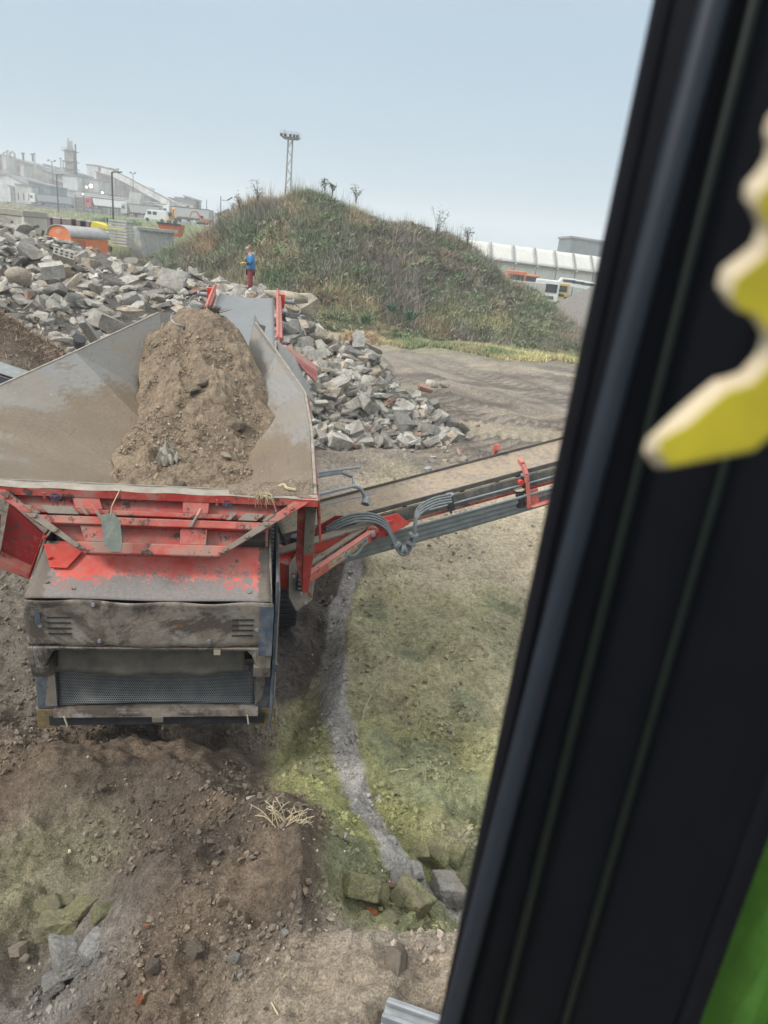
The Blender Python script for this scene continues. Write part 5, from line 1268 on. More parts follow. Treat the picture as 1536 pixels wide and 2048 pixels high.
for i,(u0,u1,vt,y,fc,lb) in enumerate([(262,300,398,330,'conc','low grey workshop right of the brick hall'),(300,345,404,335,'conc','low grey workshop beneath the gallery end'),(338,385,402,350,'pale','pale workshop with roof lights, centre distance'),(369,388,397,352,'brickd','dark gabled rooftop above the pale workshop'),(385,440,427,300,'white','white low warehouse left of the brick gable hall'),(320,390,424,290,'pale','pale low warehouse behind orange excavator')]):
    bld('workshop',lb,u0,u1,vt,y,12,fc,6.5,'workshop',wins=(6,1,.3,.75,.25),roof='shed',slope=.6)
bld('brick_hall','red brick hall with shallow gable by the mound',433,482,420,215,18,'brick',5.0,'brick building',roof='gable',wins=(5,1,.15,.6,.2))
for i,(u0,u1,vt,y,fc,rf,lb) in enumerate([(4,12,312,385,'pale','flat','narrow pale riser shaft on the front of the piped hall'),(40,47,330,380,'pale','flat','pale stair shaft between piped hall and stepped hall'),(60,84,330,402,'brickd','flat','brown rooftop unit above the stepped hall'),(84,112,344,360,'conc','shed','grey lean-to against the long stepped hall'),
    (100,124,362,340,'brickd','shed','brown lean-to left of the white upright block'),(150,172,352,352,'conc','flat','grey unit just right of the tower foot'),(200,212,372,345,'pale','flat','small white kiosk in front of the brick hall'),(252,264,386,360,'brickd','flat','brown block right of the brick hall end'),(285,296,396,345,'pale','flat','small upright unit under the gallery'),(350,362,396,360,'pale','flat','pale rooftop unit above the far workshop'),(150,200,398,318,'brickd','flat','low brown wall of units behind the red truck'),(20,58,380,296,'conc','shed','grey lean-to behind the gabled shed')]):
    bld('factory_annex',lb,u0,u1,vt,y,8,fc,7,'factory building',roof=rf,slope=.8,wins=(max(2,int((u1-u0)/5)),2,.25,.85,.22))
for i,(u,v,y,hh,lb) in enumerate([(16,316,384,5,'thin stub chimney left on the piped hall'),(70,326,384,6,'thin chimney pipe above the stepped hall'),(122,340,384,7,'paired thin chimney, left one, beside tower'),(127,341,384,6,'paired thin chimney, right one, beside tower'),(236,352,375,5,'short vent pipe on the brick hall roof')]):
    p=at(u,v,y); rt=empty('roof_chimney',(p[0],y,p[2]-4)); tag(rt,lb,'chimney'); MB().use('pipe').cyl((0,0,0),(0,0,hh+2),.35,8).build('pipe',rt); MB().use('darksteel').cyl((0,0,hh+2),(0,0,hh+2.4),.6,8).build('cap',rt)
# tower with ladder, platforms and flue
def tower():
    p=at(145,392,345); root=empty('chimney_tower',(p[0],345,7)); tag(root,'slender grey concrete tower with platforms and flue beside it','tower')
    h=at(144,300,345)[2]-7
    MB().use(FAC['conc']).box(-1.9,1.9,-1.9,1.9,0,h).build('shaft',root); MB().use('pipe').tube([(-.6,0,h),(-.6,0,h+2.5),(-.9,0,h+4.6)],[1.0,.9,.35],10).tube([(.7,0,h),(.7,0,h+3.6)],[.7,.4],8).build('top_vessel',root)
    MB().use('darksteel').cyl((2.6,-.5,2),(2.6,-.5,h+2.5),.35,8).build('flue',root)
    for k in (.55,.68,.80,.97): MB().use('darksteel').box(-2.6,2.9,-2.7,2.4,h*k,h*k+.25).build('platform',root)
    b=MB().use('darksteel')
    for k in range(3): b.box(-2.6+2.4*k,-2.5+2.4*k,-2.7,-2.6,h*.97,h*.97+1.2)
    b.box(-2.6,2.4,-2.7,-2.6,h*.97+1.1,h*.97+1.2); b.build('railing',root)
tower()
def gallery():
    root=empty('conveyor_gallery',tuple(at(210,345,360))); tag(root,'long covered conveyor gallery sloping down from the red housing','conveyor gallery')
    o=Vector(at(210,345,360)); L=[Vector(at(u,v,y))-o for u,v,y in ((207,341,375),(228,347,365),(262,364,350),(300,385,335),(345,409,318))]
    b=MB().use(FAC['pale'])
    for a,c in zip(L[:-1],L[1:]): b.beam(a,c,2.4,2.4)
    b.build('tube_deck',root); b=MB().use('darksteel')
    for a,c in zip(L[:-1],L[1:]): b.beam(a+Vector((0,-1.3,-1.4)),c+Vector((0,-1.3,-1.4)),.5,.5).beam(a+Vector((0,-1.4,1.3)),c+Vector((0,-1.4,1.3)),.3,.3)
    b.build('lower_truss',root)
    for p in L[1:4]: MB().use('pipe').cyl(p+Vector((0,0,-1)),Vector((p.x,p.y,6.5-o.z)),.5,8).build('support',root)
gallery()
def silo():
    p=at(272,415,300); root=empty('hopper_silo',(p[0],300,7)); tag(root,'tilted grey loading hopper above the pipe rack','silo')
    h=at(273,385,300)[2]-7
    MB().use(FAC['pale']).hexa([(-2.6,-2,h*.35),(1.6,-2,h*.3),(1.6,2,h*.3),(-2.6,2,h*.35),(-1.6,-2,h),(3.0,-2,h*.97),(3.0,2,h*.97),(-1.6,2,h)]).build('bin',root); MB().use(FAC['red']).box(-1.6,1.4,-1.5,1.5,0,h*.33).build('base',root)
silo()
def rack(u0,v0,u1,v1,y0,y1,lb,nsup):
    a=Vector(at(u0,v0,y0));c=Vector(at(u1,v1,y1)); root=empty('pipe_rack',tuple(a)); tag(root,lb,'pipe rack')
    for k,dz in enumerate((0,.7,-.8)): MB().use('pipe').cyl((0,k*.9,dz),(c-a)+Vector((0,k*.9,dz)),.28,6).build('pipe',root)
    for k in range(nsup):
        p=(c-a)*(k/(nsup-1)); MB().use('darksteel').beam(p,Vector((p.x,p.y,6.0-a.z)),.35,.35,up=(1,0,0)).build('post',root)
rack(205,400,400,432,320,280,'upper pipe rack crossing in front of the workshops',12)
rack(150,388,330,412,318,300,'lower pipe rack behind the parked trucks',11)
rack(330,408,445,433,330,280,'thin far pipe rack near the warehouses',8)
# lit lamps on the works
em=bpy.data.materials.new('lamp_glow'); em.use_nodes=True; em.node_tree.nodes['Principled BSDF'].inputs['Emission Color'].default_value=(1,.80,.5,1); em.node_tree.nodes['Principled BSDF'].inputs['Emission Strength'].default_value=5
for u,v,r,lb in ((173,374,.45,'lit white lamp, left of pair on the white block'),(182,372,.8,'brightest warm lamp on the white block'),(205,385,.42,'small lit lamp at the foot of the brick hall'),(166,389,.3,'faint lit lamp under the long low shed roof')):
    p=at(u,v,322); rt=empty('wall_lamp',tuple(p)); tag(rt,lb,'lamp'); b=MB().use(em).tube([(0,0,0),(0,-.3,0)],[r,r*.8],10); b.build('bulb',rt); MB().use('darksteel').box(-r,r,0,.3,r,r+.3).build('hood',rt)
# lamp posts
def lamp_post(u,vt,vb,y,kind,label):
    a=at(u,vb,y); top=at(u,vt,y)[2]; x=a[0]; root=empty('lamp_post',(x,y,a[2])); h=top-a[2]; r=h*.011+.04
    tag(root,label,'lamp post'); MB().use('darksteel').tube([(0,0,-2),(0,0,h)],[r*1.3,r],8).build('pole',root)
    if kind=='double':
        MB().use('darksteel').box(-h*.07,h*.07,-.1,.1,h-.15,h).build('arm',root)
        for s in(-1,1): MB().use('darksteel').hexa([(s*h*.09-.4,-.6,h-.1),(s*h*.09+.4,-.6,h-.1),(s*h*.09+.4,.2,h+.3),(s*h*.09-.4,.2,h+.3),(s*h*.09-.4,-.6,h+.1),(s*h*.09+.4,-.6,h+.1),(s*h*.09+.4,.2,h+.6),(s*h*.09-.4,.2,h+.6)]).build('lamp_head',root)
    elif kind=='arm':
        MB().use('darksteel').tube(spline([(0,0,h-.3),(h*.03,0,h),(h*.14,0,h+h*.01)],4),r*.8,6).build('arm',root); MB().use('darksteel').beam((h*.13,0,h),(h*.20,0,h+h*.015),.3,.15).build('lamp_head',root)
    elif kind=='head':
        MB().use('pipe').tube([(0,0,h*.82),(h*.0,0,h*.84),(h*.32,0,h*.84)],r,6).build('arm',root); MB().use('darksteel').beam((h*.30,0,h*.85),(h*.52,0,h*1.0),.5,.25).build('lamp_head',root)
lamp_post(108,323,400,330,'double','twin headed lamp post in front of the long stepped hall')
lamp_post(118,349,440,200,'arm','slim curved arm lamp post behind the pallets')
lamp_post(227,344,452,110,'arm','tallest dark lamp post, standing on the grass bank')
lamp_post(267,347,400,320,'double','twin headed lamp post seen against sky under the gallery')
lamp_post(413,399,440,240,'plain','bare mast without a lamp, right of the workshops')
lamp_post(441,392,440,190,'head','floodlight post with bent head beside the brick gable hall')
# lattice light mast behind the mound
def mast():
    y=95; b0=at(576,380,y); t=at(583,279,y); root=empty('light_mast',(b0[0],y,0)); tag(root,'tall lattice light mast with railed platform rising behind mound','light mast')
    h=t[2]; x0=0; w0,w1=.40,.26
    b=MB().use(M['pipe'])
    def c(k,s1,s2): w=w0+(w1-w0)*k; return Vector((s1*w,s2*w,h*k))
    n=16
    for s1 in(-1,1):
        for s2 in(-1,1): b.beam(c(0,s1,s2),c(1,s1,s2),.07,.07)
    for i in range(n):
        k0,k1=i/n,(i+1)/n; s=1 if i%2 else -1
        for ax in(-1,1):
            b.beam(c(k0,-s,ax),c(k1,s,ax),.05,.05); b.beam(c(k0,ax,-s),c(k1,ax,s),.05,.05)
    b.build('lattice',root)
    MB().use('pipe').hexa([(-.8,-.5,h),(.8,-.5,h),(.8,.5,h),(-.8,.5,h),(-1.15,-.65,h+.22),(1.15,-.65,h+.22),(1.15,.65,h+.22),(-1.15,.65,h+.22)]).build('platform',root)
    b=MB().use('pipe')
    for s in(-.65,.65):
        for z in(.5,.75): b.beam((-1.15,s,h+z),(1.15,s,h+z),.035,.035)
        for k in range(6): b.beam((-1.15+.46*k,s,h+.22),(-1.15+.46*k,s,h+.75),.035,.035,up=(0,1,0))
    b.build('railing',root)
    for x in(-.95,-.5,.1,.55,.95): MB().use('darksteel').hexa([(x-.14,-.8,h+.2),(x+.14,-.8,h+.2),(x+.14,-.66,h+.25),(x-.14,-.66,h+.25),(x-.14,-.8,h+.45),(x+.14,-.8,h+.45),(x+.14,-.66,h+.48),(x-.14,-.66,h+.48)]).build('floodlight',root)
    MB().use('darksteel').beam((-.7,0,h+.2),(-.7,0,h+1.1),.04,.04,up=(1,0,0)).build('rod',root)
mast()
# ------------------------------------------------------------------ vehicles
CM={}
def paint(c):
    if c not in CM: CM[c]=plain('vehicle_paint_%d'%len(CM),c,.45,.15,2,0,spec=.4)
    return CM[c]
def truck(u,v,y,ang,cab,trailer,label,tl=11,hopper=True,z=None,sc=1):
    p=at(u,v,y); root=empty('parked_truck',(p[0],y,p[2] if z is None else z),ang); root.scale=(sc,)*3; tag(root,label,'truck')
    cb=MB().use(paint(cab)).hexa([(0,-1.25,.7),(2.2,-1.25,.7),(2.2,1.25,.7),(0,1.25,.7),(.25,-1.2,3.6),(2.2,-1.2,3.75),(2.2,1.2,3.75),(.25,1.2,3.6)]).build('cab',root,.08)
    MB().use('glassdark').hexa([(.02,-1.1,2.0),(.06,-1.1,2.0),(.06,1.1,2.0),(.02,1.1,2.0),(.15,-1.05,3.0),(.2,-1.05,3.0),(.2,1.05,3.0),(.15,1.05,3.0)]).build('windscreen',cb)
    MB().use('glassdark').box(.45,1.35,-1.28,-1.24,2.0,2.9).build('side_window',cb)
    MB().use('darksteel').box(1.0,3.0+tl,-.5,.5,.75,1.15).build('chassis',root)
    b=MB().use(paint(trailer)).hexa([(3.3,-1.25,1.3),(2.9+tl,-1.25,1.3),(2.9+tl,1.25,1.3),(3.3,1.25,1.3),(2.6,-1.25,3.6),(3.0+tl,-1.25,3.6),(3.0+tl,1.25,3.6),(2.6,1.25,3.6)] if hopper else [(2.6,-1.25,1.1),(3+tl,-1.25,1.1),(3+tl,1.25,1.1),(2.6,1.25,1.1),(2.6,-1.25,3.7),(3+tl,-1.25,3.7),(3+tl,1.25,3.7),(2.6,1.25,3.7)])
    t=b.build('trailer',root,.05); MB().use('darksteel').box(2.5,3.1+tl,-1.32,-1.26,3.5,3.68).build('top_rail',t)
    for x in (1.0,4.0,tl-.2,tl+1.0,tl+2.2):
        for s in(-1,1): MB().use('rubber').cyl((x,s*.85,.5),(x,s*1.22,.5),.5,14).use('pipe').cyl((x,s*1.22,.5),(x,s*1.24,.5),.25,10).build('wheel',root)
truck(63,408,275,rad(-5),(.62,.63,.62),(.24,.26,.27),'tipper truck with white cab and long grey trailer',13)
truck(175,417,262,rad(-8),(.42,.05,.07),(.60,.61,.61),'tractor truck with red cab and white tipping trailer',12)
truck(246,431,240,rad(-10),(.40,.40,.40),(.33,.34,.34),'truck with plain grey trailer behind the white van',10)
truck(329,440,205,rad(-14),(.66,.67,.66),(.36,.37,.37),'truck with bright white cab behind orange excavator boom',11)
def van(u,v,y,ang,label,c=(.62,.63,.62)):
    p=at(u,v,y); root=empty('delivery_van',(p[0],y,p[2]),ang); tag(root,label,'van')
    MB().use(paint(c)).hexa([(0,-1,.4),(5.2,-1,.4),(5.2,1,.4),(0,1,.4),(.9,-.9,2.3),(5.2,-.95,2.4),(5.2,.95,2.4),(.9,.9,2.3)]).build('body',root,.1); MB().use('glassdark').box(1.0,1.8,-1.03,-.97,1.4,2.0).build('side_window',root); MB().use('glassdark').box(2.2,3.0,-1.03,-.97,1.4,2.0).build('side_window',root)
    for x in(.9,4.2): MB().use('rubber').cyl((x,-1.02,.38),(x,-.8,.38),.38,12).build('wheel',root)
van(291,442,160,rad(-8),'white van parked below the trucks on the bank edge')
def excavator(u,v,y,ang,c,label,sc=1,body=True):
    p=at(u,v,y); root=empty('excavator',(p[0],y,p[2]),ang); root.scale=(sc,)*3; tag(root,label,'excavator')
    m=paint(c)
    MB().use(m).beam((0,0,1.6),(1.6,0,4.6),.5,.7).beam((1.6,0,4.6),(3.4,0,4.2),.45,.6).build('boom',root,.05); MB().use(m).beam((3.4,0,4.5),(4.6,0,1.6),.35,.5).build('dipper',root,.04); MB().use('darksteel').hexa([(4.2,-.5,.6),(5.2,-.5,.8),(5.2,.5,.8),(4.2,.5,.6),(4.3,-.5,1.6),(5.0,-.5,1.6),(5.0,.5,1.6),(4.3,.5,1.6)]).build('bucket',root)
    MB().use(m).box(-3,.4,-1.3,1.3,1.0,2.2).build('body',root,.08); MB().use('glassdark').box(-.9,.5,-1.3,-.3,2.0,3.2).use(m).box(-1,.55,-1.35,-.25,3.2,3.3).build('cab',root,.05)
    for s in(-1,1): MB().use('rubber').box(-2.6,1.6,s*1.0-.3,s*1.0+.3,0,.85).build('track',root,.2)
excavator(345,447,150,rad(-60),(.60,.33,.08),'orange yellow excavator with folded boom before the white cab',.62)
excavator(402,449,150,rad(200),(.55,.20,.10),'reddish excavator half hidden by brush near brick hall',.5)
# orange barrel roof wagon
def wagon():
    y=58; p=at(98,497,y); z0=float(p[2]); root=empty('site_wagon',(p[0],y,z0-.75),rad(-25)); tag(root,'bright orange site wagon with grey barrel roof behind rubble','site wagon')
    W=2.5;Lg=3.6;h=1.75; org=paint((.60,.17,.05))
    n=12; arc=[(W*.5-W*.5*math.cos(math.pi*k/n),h+.78*math.sin(math.pi*k/n)**.8) for k in range(n+1)]
    b=MB().use(org).box(0,W,0,Lg,0,h)
    b.plate([(x,-.003,z) for x,z in arc][::1],-.05); b.build('body',root,.01)
    rf=MB().use(M['pipe']); rf.grid(lambda u,v:(lambda a:(W*.5-(W*.5+.06)*math.cos(a),-.12+(Lg+.24)*v,h+.03+.80*max(math.sin(a),0)**.8))(math.pi*u),16,6); rf.build('roof',root,0,True,.05)
    for k,x in enumerate((.42,.95,1.40,1.90)): 
        f=MB().use('white').box(x-.03,x+.40,-.06,-.01,.62,1.32).build('window',root); MB().use('glassdark').box(x+.01,x+.36,-.08,-.055,.66,1.28).build('pane',f)
    MB().use(paint((.40,.10,.04))).box(W+.0,W+.04,.6,1.3,.3,1.6).build('door',root)
    b=MB().use('white').tube([(W*.5+.28*math.cos(a),-.07,h+.33+.12*math.sin(a)) for a in np.linspace(0,6.283,17)],.018,5).tube([(W*.5-.12,-.07,h+.33),(W*.5+.12,-.07,h+.35)],.02,5); b.build('round_mark',root)
    for x in(.4,2.1): MB().use('rubber').cyl((x,.5,-.1),(x,.8,-.1),.4,12).build('wheel',root)
wagon()
def container():
    y=62; a=at(-30,416,y);c=at(46,421,y); root=empty('beige_container',((a[0]+c[0])/2,y,1.2)); tag(root,'beige container building with grey roof edge, left picture edge','container'); w=(c[0]-a[0])/2; h=c[2]-1.2
    MB().use(FAC['pale'] if 0 else facade('beige_panels',(.46,.44,.36),1.2,9,.86,.1)).box(-w,w,0,4,0,h-.45).build('wall',root,.02); MB().use(plain('beige_trim',(.34,.32,.27),.8,.2,2,0)).box(-w-.05,w+.05,-.08,4.05,h-.44,h).build('roof_edge',root,.03); MB().use('white').box(w-.12,w+.02,-.05,.04,0,h-.46).build('corner_post',root)
container()
def loader():
    y=66; p=at(200,492,y); root=empty('yellow_loader',(p[0],y,p[2]),rad(-12)); root.scale=(.82,)*3; tag(root,'yellow digger with black window frame beside slab stacks','digger'); ye=paint((.60,.50,.05))
    MB().use(ye).hexa([(-.6,-.8,1.75),(2.6,-.8,1.75),(2.6,.8,1.75),(-.6,.8,1.75),(-.3,-.8,2.45),(2.6,-.8,1.95),(2.6,.8,1.95),(-.3,.8,2.45)]).build('hood',root,.06)
    MB().use('darksteel').box(-.6,.9,-.85,-.8,1.1,1.75).box(-.62,-.56,-.85,.8,1.0,2.2).build('window_frame',root,.02); MB().use(ye).hexa([(.2,-.8,.1),(2.4,-.8,.1),(2.4,.8,.1),(.2,.8,.1),(.2,-.8,1.0),(2.1,-.8,.6),(2.1,.8,.6),(.2,.8,1.0)]).build('body',root,.05)
    MB().use('white').box(.1,2.6,-.9,.7,1.45,1.6).build('deck',root); MB().use('darksteel').cyl((1.0,0,2.2),(1.0,0,2.9),.07,8).build('exhaust',root)
    for x in(-.2,1.6): MB().use('rubber').cyl((x,-.9,-.1),(x,-.6,-.1),.32,14).build('wheel',root)
loader()
slabm=plain('precast_slab',(.42,.41,.38),.9,.3,2,.2)
def slabs(u,v,y,n,w,d,th,ang,label):
    p=at(u,v,y)
    for k in range(n):
        b=MB().use(slabm).box(-w/2,w/2,-d/2,d/2,0,th); o=b.build('precast_slab',None,.02); o.location=(p[0]+.05*math.sin(k*5),y,p[2]+k*(th+.07)); o.rotation_euler=(0,0,ang+.02*math.sin(k*3))
        tag(o,label if n>1 else label,'concrete slab','stacked precast slabs' if n>1 else None)
        if n>1 and k<n-1:
            pass
slabs(243,493,64,9,1.7,1.2,.17,rad(-8),'precast concrete slab in the stack right of yellow digger')
def wallslab():
    y=68; a=Vector(at(262,452,y));c=Vector(at(345,470,y+8)); root=empty('concrete_wall_unit',(a.x,a.y,0)); tag(root,'long pale concrete wall element lying behind the brush','concrete element')
    z1=a.z-.0; d=(c-a);d.z=0
    MB().use(slabm).beam((0,0,z1-.15),(d.x,d.y,z1-.15-(0)),1.2,.28).build('top_slab',root,.02)
    MB().use(slabm).plate([(0,-.6,z1-.3),(0,-.6,.2),(1.6,-.7,.2),(.9,-.6,z1-.3)],.3).build('end_panel',root); MB().use(slabm).beam((.4,0,(z1)/2),(d.x,d.y,z1/2),.3,z1-.3).build('web',root)
    p=at(345,452,78); q=empty('orange_bin',(p[0],78,p[2]-1.0)); tag(q,'orange red skip edge beyond the pale wall element','skip'); MB().use(paint((.50,.13,.06))).hexa([(-1.0,-.6,0),(.8,-.6,0),(.8,.6,0),(-1,.6,0),(-1.3,-.8,1.2),(1.1,-.8,1.2),(1.1,.8,1.2),(-1.3,.8,1.2)]).build('bin',q,.04); MB().use('darksteel').box(-1.35,1.15,-.85,-.78,1.1,1.25).build('rim',q)
wallslab()
pm=facade('brick_pack',(.33,.24,.21),.5,.25,.7,.15)
for i,(u,v,w_,col,lb) in enumerate([(93,456,1.35,'blue','brick pack under a blue tarpaulin, leftmost of the row'),(113,457,1.2,'white','brick pack with white wrap, second in row'),(137,459,1.6,'white','brick pack in the middle of the row behind the wagon'),(158,461,1.5,'white','brick pack right of the middle one'),(171,463,1.0,'white','last brick pack at the right end of row')]):
    p=at(u,v,76); root=empty('brick_pallet',(p[0],76,p[2]-.2)); tag(root,lb,'brick pallet'); MB().use(pm).box(-w_/2,w_/2,0,1,.12,1.15).build('brick_pack',root); MB().use('white' if col=='white' else 'blue').box(-w_/2-.03,w_/2+.03,-.03,1.03,1.16,1.24).build('cover',root); MB().use('rust').box(-w_/2,w_/2,0,1,0,.11).build('pallet',root)
def scrap():
    rs=np.random.default_rng(4); p=at(75,475,60)
    for k in range(9):
        b=MB().use('darksteel').beam((0,0,0),(rs.uniform(-1.6,1.6),rs.uniform(-.5,.5),rs.uniform(-.2,.5)),.12,.2); o=b.build('scrap_beam',None,.01); o.location=(p[0]+rs.uniform(-1.5,1.7),60,p[2]+rs.uniform(-.1,.7)); tag(o,'dark steel beam tangled in scrap heap left of orange wagon','scrap beam','tangled scrap beams')
scrap()
# ------------------------------------------------------------------ tent hall and yard on the right
def tent():
    y0,y1=112,150; A=Vector(at(938,478,y0)); B=Vector(at(1290,524,y1)); root=empty('tent_hall',(A.x,A.y,0)); tag(root,'long white fabric storage tent hall with dark seam band','tent hall')
    A2=Vector(at(938,513,y0));B2=Vector(at(1290,557,y1)); d=B-A
    def top(t): return Vector((d.x*t,d.y*t+4.5,A.z+(B.z-A.z)*t))
    def eav(t): return Vector((d.x*t,d.y*t,A2.z+(B2.z-A2.z)*t))
    n=9; wm=plain('tent_fabric',(.66,.64,.58),.7,.12,1.2,.1)
    for k in range(n):
        t0,t1=k/n,(k+1)/n-.003
        b=MB().use(wm); b.grid(lambda u,v:tuple(eav(t0+(t1-t0)*u).lerp(top(t0+(t1-t0)*u),v)+Vector((0,0,-.03*math.sin(math.pi*u)))),6,5); b.build('roof_panel',root,0,True,.04)
        b=MB().use(wm); e0,e1=eav(t0),eav(t1); b.plate([(e0.x,e0.y+.3,0),(e1.x,e1.y+.3,0),(e1.x,e1.y+.3,e1.z-.35),(e0.x,e0.y+.3,e0.z-.35)],.05); b.build('wall_panel',root)
    MB().use(plain('seam_band',(.20,.17,.15),.8,.2,3,0)).beam(eav(0)+Vector((0,-.1,-.17)),eav(1)+Vector((0,-.1,-.17)),.2,.34).build('eave_band',root)
    for k in range(n+1):
        p=eav(k/n); q=top(k/n); MB().use('roofgrey').beam(p+Vector((0,-.12,0)),q+Vector((0,-.1,.06)),.14,.12).build('rib',root)
        MB().use('roofgrey').beam((p.x,p.y+.2,0),(p.x,p.y+.2,p.z),.14,.12,up=(1,0,0)).build('post',root)
        MB().use('white').box(p.x-.25,p.x+.25,p.y-.28,p.y-.2,p.z-.28,p.z-.08).build('light',root)
tent()
bld('grey_warehouse','grey concrete block building standing behind the tent hall',1143,1222,482,230,20,'slate',0,'warehouse',roof='shed',slope=.25)
def yard_truck(u,v,y,c1,c2,label,w=2.5,h=2.6,L=2.2,back=True):
    p=at(u,v,y); root=empty('parked_truck',(p[0],y,p[2]-h),rad(-6)); tag(root,label,'truck')
    cb=MB().use(paint(c1)).box(-w/2,w/2,0,L,.6,h).build('cab',root,.1); MB().use('glassdark').box(-w/2+.25,w/2-.25,-.06,.02,h*.55,h*.86).build('windscreen',cb); MB().use('darksteel').box(-w/2+.5,w/2-.5,-.05,.02,h*.3,h*.42).build('grille',cb)
    if back: MB().use(paint(c2)).box(-w/2,w/2,L+.3,L+6,.9,h*.8).build('cargo_bed',root,.05)
    for s in(-1,1): MB().use('rubber').cyl((s*w*.35,.8,.45),(s*w*.5,.8,.45),.45,12).build('wheel',root)
yard_truck(1034,542,92,(.50,.15,.07),(.4,.15,.08),'orange truck cab with dark windscreen in front of tent',2.4,3)
yard_truck(1098,560,84,(.62,.63,.63),(.5,.5,.5),'white truck cab seen end on, right of orange truck',2.6,2.9)
yard_truck(1062,549,98,(.55,.20,.08),(.5,.2,.1),'smaller orange vehicle between orange and white trucks',2.2,1.8,2)
yard_truck(1125,566,90,(.55,.37,.12),(.5,.3,.1),'amber vehicle just right of the white cab',1.8,2.2,2)
yard_truck(1012,547,105,(.42,.16,.10),(.4,.2,.1),'reddish vehicle left of the orange cab near mound',2.8,1.6,3)
for i,u in enumerate((1140,1158,1176,1196)):
    p=at(u,557+i*3.2,118); root=empty('parked_car',(p[0],118,p[2]-1.5)); tag(root,('white car roof, %s of four beyond the gravel heap'%('leftmost','second','third','rightmost')[i]),'car'); MB().use('white').hexa([(-2,0,.3),(2,0,.3),(2,1.7,.3),(-2,1.7,.3),(-1.2,.1,1.5),(1.1,.1,1.5),(1.1,1.6,1.5),(-1.2,1.6,1.5)]).build('body',root,.1); MB().use('glassdark').box(-1,.9,-.02,.12,.95,1.3).build('side_window',root)
slab_=None
p=at(1050,575,80); q=MB().use(slabm).box(-2.2,2.2,0,1,-.1,1.6).build('concrete_wall_unit',None,.05); q.location=(p[0],80,p[2]-1); tag(q,'grey concrete trough in front of the orange cab','concrete element')
# grey gravel heap by the pillar
def gravel():
    rs=np.random.default_rng(9); c=at(1215,566,58); n=70; U,Vv=np.meshgrid(np.linspace(-1,1,n),np.linspace(-1,1,n)); x=U.ravel()*7;y=Vv.ravel()*7; rr=np.hypot(x/7,y/7); z=(c[2]+.3)*(1-rr**1.1)-.2+.25*fbm(x*.6,y*.6,4,55)+.06*fbm(x*4,y*4,3,56)
    col=np.tile(np.array([.20,.185,.17]),(len(x),1)); idx=np.arange(n*n).reshape(n,n); Fc=np.stack([idx[:-1,:-1],idx[:-1,1:],idx[1:,1:],idx[1:,:-1]],-1).reshape(-1,4)
    o=link('gravel_heap',mesh_np('gravel_heap',np.stack([x,y,z],1),Fc,col,M['soil'],True)); o.location=(c[0],58,0); tag(o,'grey gravel heap between mound and dark pillar','gravel heap')
gravel()
# far conifers behind the mound edge
def conifer(u,v,y,h,label,i):
    p=at(u,v,y); root=empty('conifer_tree',(p[0],y,p[2]-h)); tag(root,label,'tree'); rs=np.random.default_rng(i); MB().use('rust').cyl((0,0,0),(0,0,h*.9),.25,6,.08).build('trunk',root)
    n=220; t=rs.random(n)**.7; a=rs.uniform(0,6.28,n); r=(1-t)*h*.24*rs.uniform(.2,1,n); P=np.stack([np.cos(a)*r,np.sin(a)*r,h*(.12+.85*t)],1)
    add_veg('crown',[blades(P,np.full(n,h*.12),np.tile(np.array([.06,.085,.06]),(n,1)),5,h*.03,h*.012,1.0,rs)],None,None,root)
for i,(u,v,h,lb) in enumerate([(480,402,9,'dark conifer top rising at the left foot of mound'),(467,408,7,'second conifer, slightly smaller and further left'),(395,405,6,'rounded dark tree beyond the pale workshop'),(375,412,5,'small tree in haze right of the workshops')]): conifer(u,v,260,h,lb,i)
for i,(u,lb) in enumerate([(208,'green bush on the grass bank by the red truck'),(262,'green bush on the bank right of the tall lamp post'),(232,'small bush at the foot of the tall lamp post')]):
    p=at(u,440+i*3,150); p[2]=bankz(p[0],150); root=empty('bush',tuple(p)); tag(root,lb,'bush'); rs=np.random.default_rng(i); n=160; a=rs.normal(0,1,(n,3)); a/=np.linalg.norm(a,axis=1)[:,None]; a[:,2]=np.abs(a[:,2]); add_veg('foliage',[blades(a*np.array([2.2,1.5,1.3])*rs.uniform(.3,1,(n,1)),np.full(n,.5),np.tile(np.array([.10,.15,.07]),(n,1)),5,.4,.07,1.2,rs)],None,None,root); MB().use('rust').cyl((0,0,-.3),(0,0,.7),.06,6).build('stem',root)
# ------------------------------------------------------------------ haze
def haze():
    b=MB(); b.box(-1500,1300,-60,1250,-3,62); o=b.build('haze'); m=bpy.data.materials.new('haze_air'); m.use_nodes=True; nt=m.node_tree; nt.nodes.clear(); out=nt.nodes.new('ShaderNodeOutputMaterial'); v=nt.nodes.new('ShaderNodeVolumePrincipled')
    v.inputs['Color'].default_value=(.95,.98,1,1); v.inputs['Density'].default_value=HAZE; v.inputs['Anisotropy'].default_value=.1; nt.links.new(v.outputs[0],out.inputs['Volume']); o.data.materials.append(m); tag(o,'thin pale haze in the air over the yard',kind='stuff')
HAZE=.0011
haze()
